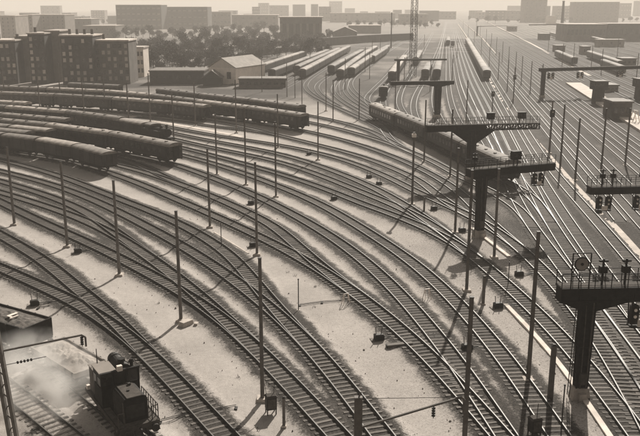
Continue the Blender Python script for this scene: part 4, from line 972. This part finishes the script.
# ------------------------------------------------------------------ bottom left: shunter, pale load wagon, ash wagon
Cf = Vector((-11.45,46.3,0)); dirv = Vector((3.27,-5.2,0)).normalized(); rzv = math.atan2(-dirv.x, dirv.y)
def shunter():
    c = Cf-dirv*3.9; t = empty("shunting_locomotive", (c.x,c.y,RT), rzv, "dark shunting locomotive with block shaped front hood and railed platform in smoke", "locomotive")
    # local +y runs towards the camera; local -x is the left hand side as the photo shows it ... mirrored below by sx
    f = MB().box(-1.35,1.35,-3.0,3.9,.78,.95).box(-1.2,1.2,-2.8,3.6,.4,.78); ob("frame", f.mesh("frame", M_SOOT), t)
    for s in (-1,1): ob("running_board", MB().box(s*1.36-.03,s*1.36+.03,-3.0,3.9,.72,.98).mesh("running_board", M_STEEL), t)
    h = MB().extr([(-.8,.95),(.8,.95),(.8,2.3),(.76,2.47),(.66,2.58),(.5,2.62),(-.5,2.62),(-.66,2.58),(-.76,2.47),(-.8,2.3)], 1.35, 3.35)
    k = ob("front_hood", h.mesh("front_hood", M_SOOT), t)
    ob("hood_lid", MB().box(-.52,.52,1.3,3.4,2.622,2.67).mesh("hood_lid", M_STEEL), k); ob("latch", MB().cbox(-.25,1.6,2.68,.18,.2,.12).cbox(.1,2.4,2.68,.14,.16,.06).mesh("latch", M_DARK), k)
    ob("grille", MB().box(-.6,.6,3.351,3.39,1.2,2.1).mesh("grille", M_DARK), k)
    ob("corner_strip", MB().box(.77,.83,3.32,3.38,.95,2.4).box(-.83,-.77,3.32,3.38,.95,2.4).mesh("corner_strip", M_STEEL), k)
    cb = MB()      # cab: dark wall with posts and open window bays
    cb.box(-1.3,1.3,.55,.65,.95,2.4).box(-1.3,-1.2,-.9,.55,.95,2.3).box(1.2,1.3,-.9,.55,.95,2.3)
    for x in (-1.25,-.45,.45,1.25): cb.box(x-.06,x+.06,.54,.66,2.4,3.25)
    cb.box(-1.32,1.32,.5,.7,3.25,3.4)
    ca = ob("cab", cb.mesh("cab", M_SOOT), t)
    for x in (-.85,.0,.85): ob("cab_window", MB().box(x-.33,x+.33,.585,.615,2.42,3.23).mesh("cab_window", M_GLASS), ca)
    k = ob("side_cabin", MB().box(.2,1.25,-1.2,.45,.95,3.25).mesh("side_cabin", M_DARK), t)
    ob("roof", MB().box(.14,1.31,-1.28,.5,3.25,3.33).mesh("roof", M_PARTY), k)
    for y in (-.8,.05): ob("cabin_window", MB().box(1.251,1.27,y-.3,y+.3,2.1,2.9).mesh("cabin_window", M_GLASS), k)
    k = ob("rear_box", MB().box(.1,1.15,-2.55,-1.32,.95,2.75).mesh("rear_box", M_STEEL), t); ob("lid", MB().box(.04,1.2,-2.6,-1.3,2.75,2.82).mesh("lid", M_PARTY), k)
    ob("rear_hood", MB().box(-1.1,.08,-2.4,.4,.95,2.55).mesh("rear_hood", M_SOOT), t)
    k = ob("silencer_drum", MB().cyl((-.5,-2.2,3.05),(-.5,.1,3.05),.44,.44,18).mesh("silencer_drum", M_DARK), t)
    ob("drum_band", MB().cyl((-.5,-1.8,3.05),(-.5,-1.7,3.05),.48,.48,18).cyl((-.5,-.5,3.05),(-.5,-.4,3.05),.48,.48,18).mesh("drum_band", M_SOOT), k)
    for y in (-2.1,-.5): ob("saddle", MB().cbox(-.55,y,2.58,.6,.2,.25).mesh("saddle", M_SOOT), k)
    ob("exhaust_stack", MB().cyl((-.3,.1,2.6),(-.3,.1,3.75),.2,.17,10).cyl((-.3,.1,3.75),(-.3,.1,3.95),.26,.26,10).mesh("exhaust_stack", M_SOOT), t)
    ob("whistle", MB().cyl((-.95,.2,2.6),(-.95,.2,3.6),.12,.12,8).cyl((-.95,.2,3.6),(-.95,.2,3.8),.2,.1,8).mesh("whistle", M_SOOT), t)
    ob("lamp", MB().cbox(.05,.75,3.4,.34,.26,.36).mesh("lamp", M_FACE), t); ob("lamp", MB().cbox(1.28,-2.6,1.0,.22,.26,.3).mesh("lamp", M_FACE), t)
    r = MB()
    for y in np.linspace(.9,3.85,8): r.bar((-1.3,y,.95),(-1.3,y,2.0),.05)
    r.bar((-1.3,.9,2.0),(-1.3,3.85,2.0),.05).bar((-1.3,.9,1.5),(-1.3,3.85,1.5),.04)
    for x in (-1.3,-.9,.9,1.3): r.bar((x,3.85,.95),(x,3.85,1.95),.05)
    r.bar((-1.3,3.85,1.95),(-.9,3.85,1.95),.05).bar((.9,3.85,1.95),(1.3,3.85,1.95),.05)
    ob("handrail", r.mesh("handrail", M_STEEL), t)
    ob("aerial_rod", MB().cyl((.6,-2.4,2.8),(.6,-2.4,3.9),.04,.03,6).mesh("aerial_rod", M_SOOT), t)
    for s_ in (-1,1):
        lv = MB()
        for i in range(7): lv.box(s_*.8-.02,s_*.8+.02,1.6+i*.22,1.72+i*.22,1.3,2.2)
        ob("louvre", lv.mesh("louvre", M_DARK), t)
        st = MB()
        for z in (.1,.4): st.box(s_*1.35-.12,s_*1.35+.12,3.2,3.7,z,z+.05)
        for y in (3.2,3.7): st.bar((s_*1.35,y,.1),(s_*1.35,y,.8),.05)
        ob("step", st.mesh("step", M_STEEL), t)
    ob("pipe_run", MB().cyl((.12,-2.5,2.7),(.12,.5,2.7),.07,.07,8).cyl((-1.0,-2.5,2.75),(-1.0,.3,2.75),.06,.06,8).cyl((-.2,.75,2.4),(-.2,1.4,2.72),.06,.06,8).mesh("pipe_run", M_STEEL), t)
    ob("air_tank", MB().cyl((-1.05,-2.2,1.25),(-1.05,-.4,1.25),.28,.28,12).mesh("air_tank", M_DARK), t)
    ob("coupling_hook", MB().bar((0,4.05,.75),(0,4.4,.75),.12).bar((0,4.38,.8),(0,4.38,.35),.09).mesh("coupling_hook", M_DARK), t)
    ob("brake_hose", MB().cyl((.35,4.05,.65),(.38,4.25,.25),.035,.035,6).cyl((-.35,4.05,.65),(-.38,4.25,.25),.035,.035,6).mesh("brake_hose", M_SOOT), t)
    ob("chequer_plate", MB().box(-1.28,-.86,.7,3.85,.955,.975).box(.86,1.28,.7,3.85,.955,.975).box(-.84,.84,3.42,3.85,.955,.975).mesh("chequer_plate", M_STEEL), t)
    rv = MB()
    for z in (1.2,2.2,3.1):
        for i in range(7): rv.cbox(1.262,-1.1+i*.22,z,.03,.05,.05)
    ob("rivet", rv.mesh("rivet", M_STEEL), t)
    ob("buffer_beam", MB().box(-1.3,1.3,3.9,4.05,.45,1.0).mesh("buffer_beam", M_STEEL), t)
    bf = MB().cyl((0,0,0),(0,.4,0),.1,.1,8).cyl((0,.4,0),(0,.5,0),.26,.26,14).mesh("buffer", M_DARK)
    for x in (-.87,.87): ob("buffer", bf, t, (x,4.05,.75)); ob("buffer", bf, t, (x,-3.0,.75), math.pi)
    ws = MB(); wheelset(ws,0,.5); ws = ws.mesh("wheelset", M_DARK)
    for y in (-1.9,.4,2.6): ob("wheelset", ws, t, (0,y,0))
shunter()
def open_wagon(center, rz, L, zt, label, load_mat, bump, side, floor=.95, name="open_wagon"):
    t = empty(name, (center.x,center.y,RT), rz, label, "wagon"); h = L/2
    ob("floor", MB().box(-1.35,1.35,-h,h,.8,floor).mesh("floor", M_SOOT), t)
    for s in (-1,1): ob("side_board", MB().box(s*1.35-.05,s*1.35+.05,-h,h,floor+.002,zt).mesh("side_board", side), t); ob("end_board", MB().box(-1.29,1.29,s*(h-.05)-.05,s*(h-.05)+.05,floor+.002,zt-.01).mesh("end_board", side), t)
    n = 26; m_ = 12; vs = []; fs = []
    for i in range(n+1):
        for j in range(m_+1):
            x = -1.28+2.56*j/m_; y = -h+.12+(L-.24)*i/n; e = min(1, 3*min(j, m_-j)/m_)*min(1, 6*min(i, n-i)/n)
            vs.append((x, y, zt-.15+bump*e*(.6+.8*random.random()*.5+.3*math.sin(y*1.7+x))))
    for i in range(n):
        for j in range(m_): a = i*(m_+1)+j; fs.append((a, a+1, a+m_+2, a+m_+1))
    ob("load", MB().add(vs, fs).mesh("load", load_mat), t)
    for s in (-1,1):
        for y in np.linspace(-h+.3,h-.3,7): ob("stanchion", MB().box(s*1.44-.04,s*1.44+.04,y-.05,y+.05,.75,zt).mesh("stanchion", M_DARK), t)
    ws = MB(); wheelset(ws,0,.46); ws = ws.mesh("wheelset", M_DARK)
    for y in (-h*.6,h*.6): ob("wheelset", ws, t, (0,y,0))
    bf = MB().cyl((0,0,0),(0,.3,0),.08,.08,8).cyl((0,.3,0),(0,.38,0),.22,.22,12).mesh("buffer", M_DARK)
    for x in (-.87,.87): ob("buffer", bf, t, (x,h,.75)); ob("buffer", bf, t, (x,-h,.75), math.pi)
    return t
M_LOAD = mat("pale_lime_load", 0.24, 0.95, 1.5, 0.25, bump=1.0)
p0 = Vector((-21.3,58.6,0)); p1 = Vector((-16.3,53.6,0)); d = p1-p0
open_wagon((p0+p1)/2, math.atan2(-d.x,d.y), d.length-.4, 1.35, "low wagon heaped with pale load between the shunter and the ash wagon", M_LOAD, .3, M_PARTY)
p0 = Vector((-31.5,65.0,0)); p1 = Vector((-22.0,59.3,0)); d = p1-p0
aw = open_wagon((p0+p1)/2, math.atan2(-d.x,d.y), d.length-.4, 2.5, "high sided wagon filled with dark ash at the left edge", M_COAL, .2, M_SOOT)
ob("rag", MB().box(-.5,.4,2.2,2.5,2.56,2.62).box(-.2,.6,2.8,2.95,2.56,2.62).box(.3,.45,2.3,2.9,2.57,2.63).mesh("rag", M_FACE), aw)

# signal masts with a lamp head
for px_, h, lb in (((549.5,154),8.2,"signal mast with a dark lamp head on the pale path"),((492,113),5.5,"small signal with dark head between the far lines"),((513.5,99),7,"slender signal with dark head beside the far pale path")):
    pr = Proto(); pr.add("shaft", MB().cyl((0,0,-.1),(0,0,h-.8),.1,.08,8).mesh("shaft", M_DARK)); k = pr.add("lamp_head", MB().cbox(0,0,h-1.2,.8,.5,1.3).cbox(0,0,h+.1,1.0,.7,.06).mesh("lamp_head", M_SOOT))
    pr.add("lens", MB().cyl((0,0,0),(0,-.06,0),.13,.13,10).mesh("lens", M_FACE), (0,-.25,h-.3), 0, k); pr.add("lens", MB().cyl((0,0,0),(0,-.06,0),.13,.13,10).mesh("lens", M_DARK), (0,-.25,h-.8), 0, k)
    pr.add("ladder", MB().bar((-.15,.2,0),(-.15,.2,h-1.2),.04).bar((.15,.2,0),(.15,.2,h-1.2),.04).mesh("ladder", M_DARK)); pr.add("footing", MB().cbox(0,0,-.1,.7,.7,.35).mesh("footing", M_CONC))
    pr.place("signal_mast", G(*px_), 0, lb, "signal")
# rod runs and wires lying on the ground
for pts, lb in ((((160,424),(188,417),(236,409)),"dark rod run crossing the track at the bottom left"),(((38,309),(58,305.5),(80,302)),"rod run from the left point motor to the rails"),(((300,306),(322,303),(345,301.5)),"thin rod run on the central sand to the pale frame stand"),(((86,252),(98,247),(108,243)),"rod run from the point motor near the second left mast")):
    t = empty("rod_run", G(*pts[0]), 0, lb, "rods"); b = G(*pts[0])
    for d in (0,.22):
        mb = MB(); P = [G(*q)-b+Vector((0,d,.2 if 'cross' in lb else .1)) for q in pts]
        for p, q in zip(P[:-1], P[1:]): mb.bar(p, q, .035)
        ob("rod", mb.mesh("rod", M_SOOT), t)
    for q in pts: ob("guide_block", MB().cbox(0,0,0,.2,.4,.1).mesh("guide_block", M_DARK), t, G(*q)-b)
# loose stones, coal and scrap on the sand
mb = MB(); rg = np.random.default_rng(5)
for _ in range(3200):
    y = 42+70*rg.random()**1.3; x = (rg.random()-.5)*y*.86; d = find((x,y,0))[2]
    if d < 1.6 or (d > 2.6 and rg.random() < .72): continue
    s_ = rg.uniform(.012,.045)*(1+1.0*(rg.random() < .03)); a = rg.random(3)*s_+s_*.4
    mb.frus(x, y, .0, a[0]*2, a[1]*2, a[0]*rg.uniform(.5,1.3), a[1]*rg.uniform(.5,1.3), a[2]*1.3+.03)
tag(ob("loose_stone", mb.mesh("loose_stone", mat("loose_stone", .2, .95, .8, .6))), kind='stuff')
# weeds
mb = MB()
for _ in range(50):
    y = 43+60*rg.random(); x = (rg.random()-.5)*y*.84; d = find((x,y,0))[2]
    if d < 1.9 or d > 3.6: continue
    for k in range(9):
        an = rg.random()*6.28; h = rg.uniform(.08,.3); o_ = rg.normal(0,.12,2); q = (x+o_[0], y+o_[1], .0); w_ = .025
        mb.add([(q[0]-w_*math.sin(an),q[1]+w_*math.cos(an),0),(q[0]+w_*math.sin(an),q[1]-w_*math.cos(an),0),(q[0]+h*.6*math.cos(an),q[1]+h*.6*math.sin(an),h)], [(0,1,2)])
tag(ob("weeds", mb.mesh("weeds", mat("weeds", .09, .9, 2, .4))), kind='stuff')

# ------------------------------------------------------------------ smoke and haze
def smoke():
    c = G(40,400); bpy.ops.mesh.primitive_ico_sphere_add(subdivisions=3, radius=1) if False else None
    mb = MB(); n = 16; m_ = 10; vs = []; fs = []
    for i in range(m_+1):
        for j in range(n):
            a = math.pi*i/m_; b = 2*math.pi*j/n; vs.append((5.0*math.sin(a)*math.cos(b), 7.4*math.sin(a)*math.sin(b), 2.2-2.1*math.cos(a)))
    for i in range(m_):
        for j in range(n): fs.append((i*n+j, i*n+(j+1)%n, (i+1)*n+(j+1)%n, (i+1)*n+j))
    m = bpy.data.materials.new("steam"); m.use_nodes = True; t = m.node_tree; t.nodes.clear()
    o_ = t.nodes.new('ShaderNodeOutputMaterial'); v = t.nodes.new('ShaderNodeVolumePrincipled'); v.inputs['Color'].default_value = (.98,.965,.945,1); v.inputs['Anisotropy'].default_value = .55
    tc = t.nodes.new('ShaderNodeTexCoord'); ns = t.nodes.new('ShaderNodeTexNoise'); ns.inputs['Scale'].default_value = .55; ns.inputs['Detail'].default_value = 7; ns.inputs['Distortion'].default_value = .8
    ln = t.nodes.new('ShaderNodeVectorMath'); ln.operation = 'LENGTH'; mp = t.nodes.new('ShaderNodeMapping'); mp.inputs['Location'].default_value = (0,0,-2.2/2.1); mp.inputs['Scale'].default_value = (1/5.0,1/7.4,1/2.1)
    t.links.new(tc.outputs['Object'], ns.inputs[0]); t.links.new(tc.outputs['Object'], mp.inputs[0]); t.links.new(mp.outputs[0], ln.inputs[0])
    f = t.nodes.new('ShaderNodeMapRange'); f.inputs[1].default_value = 1; f.inputs[2].default_value = .2; t.links.new(ln.outputs['Value'], f.inputs[0])
    g = t.nodes.new('ShaderNodeMapRange'); g.inputs[1].default_value = .40; g.inputs[2].default_value = .66; t.links.new(ns.outputs[0], g.inputs[0])
    a = t.nodes.new('ShaderNodeMath'); a.operation = 'MULTIPLY'; t.links.new(f.outputs[0], a.inputs[0]); t.links.new(g.outputs[0], a.inputs[1])
    b = t.nodes.new('ShaderNodeMath'); b.operation = 'MULTIPLY'; t.links.new(a.outputs[0], b.inputs[0]); b.inputs[1].default_value = 0.6
    t.links.new(b.outputs[0], v.inputs['Density']); t.links.new(v.outputs[0], o_.inputs['Volume'])
    s = ob("smoke", MB().add(vs, fs).mesh("smoke", m), None, (c.x, c.y, 0), R(32)); tag(s, kind='stuff')
smoke()
def haze():
    m = bpy.data.materials.new("haze"); m.use_nodes = True; t = m.node_tree; t.nodes.clear()
    o_ = t.nodes.new('ShaderNodeOutputMaterial'); v = t.nodes.new('ShaderNodeVolumePrincipled')
    v.inputs['Color'].default_value = (.945,.90,.845,1); v.inputs['Density'].default_value = HAZE_D; v.inputs['Anisotropy'].default_value = HAZE_A
    t.links.new(v.outputs[0], o_.inputs['Volume'])
    tag(ob("haze", MB().box(-6000,6000,-250,6200,-1.5,64).mesh("haze", m)), kind='stuff')
HAZE_D, HAZE_A = 0.00042, 0.05
haze()
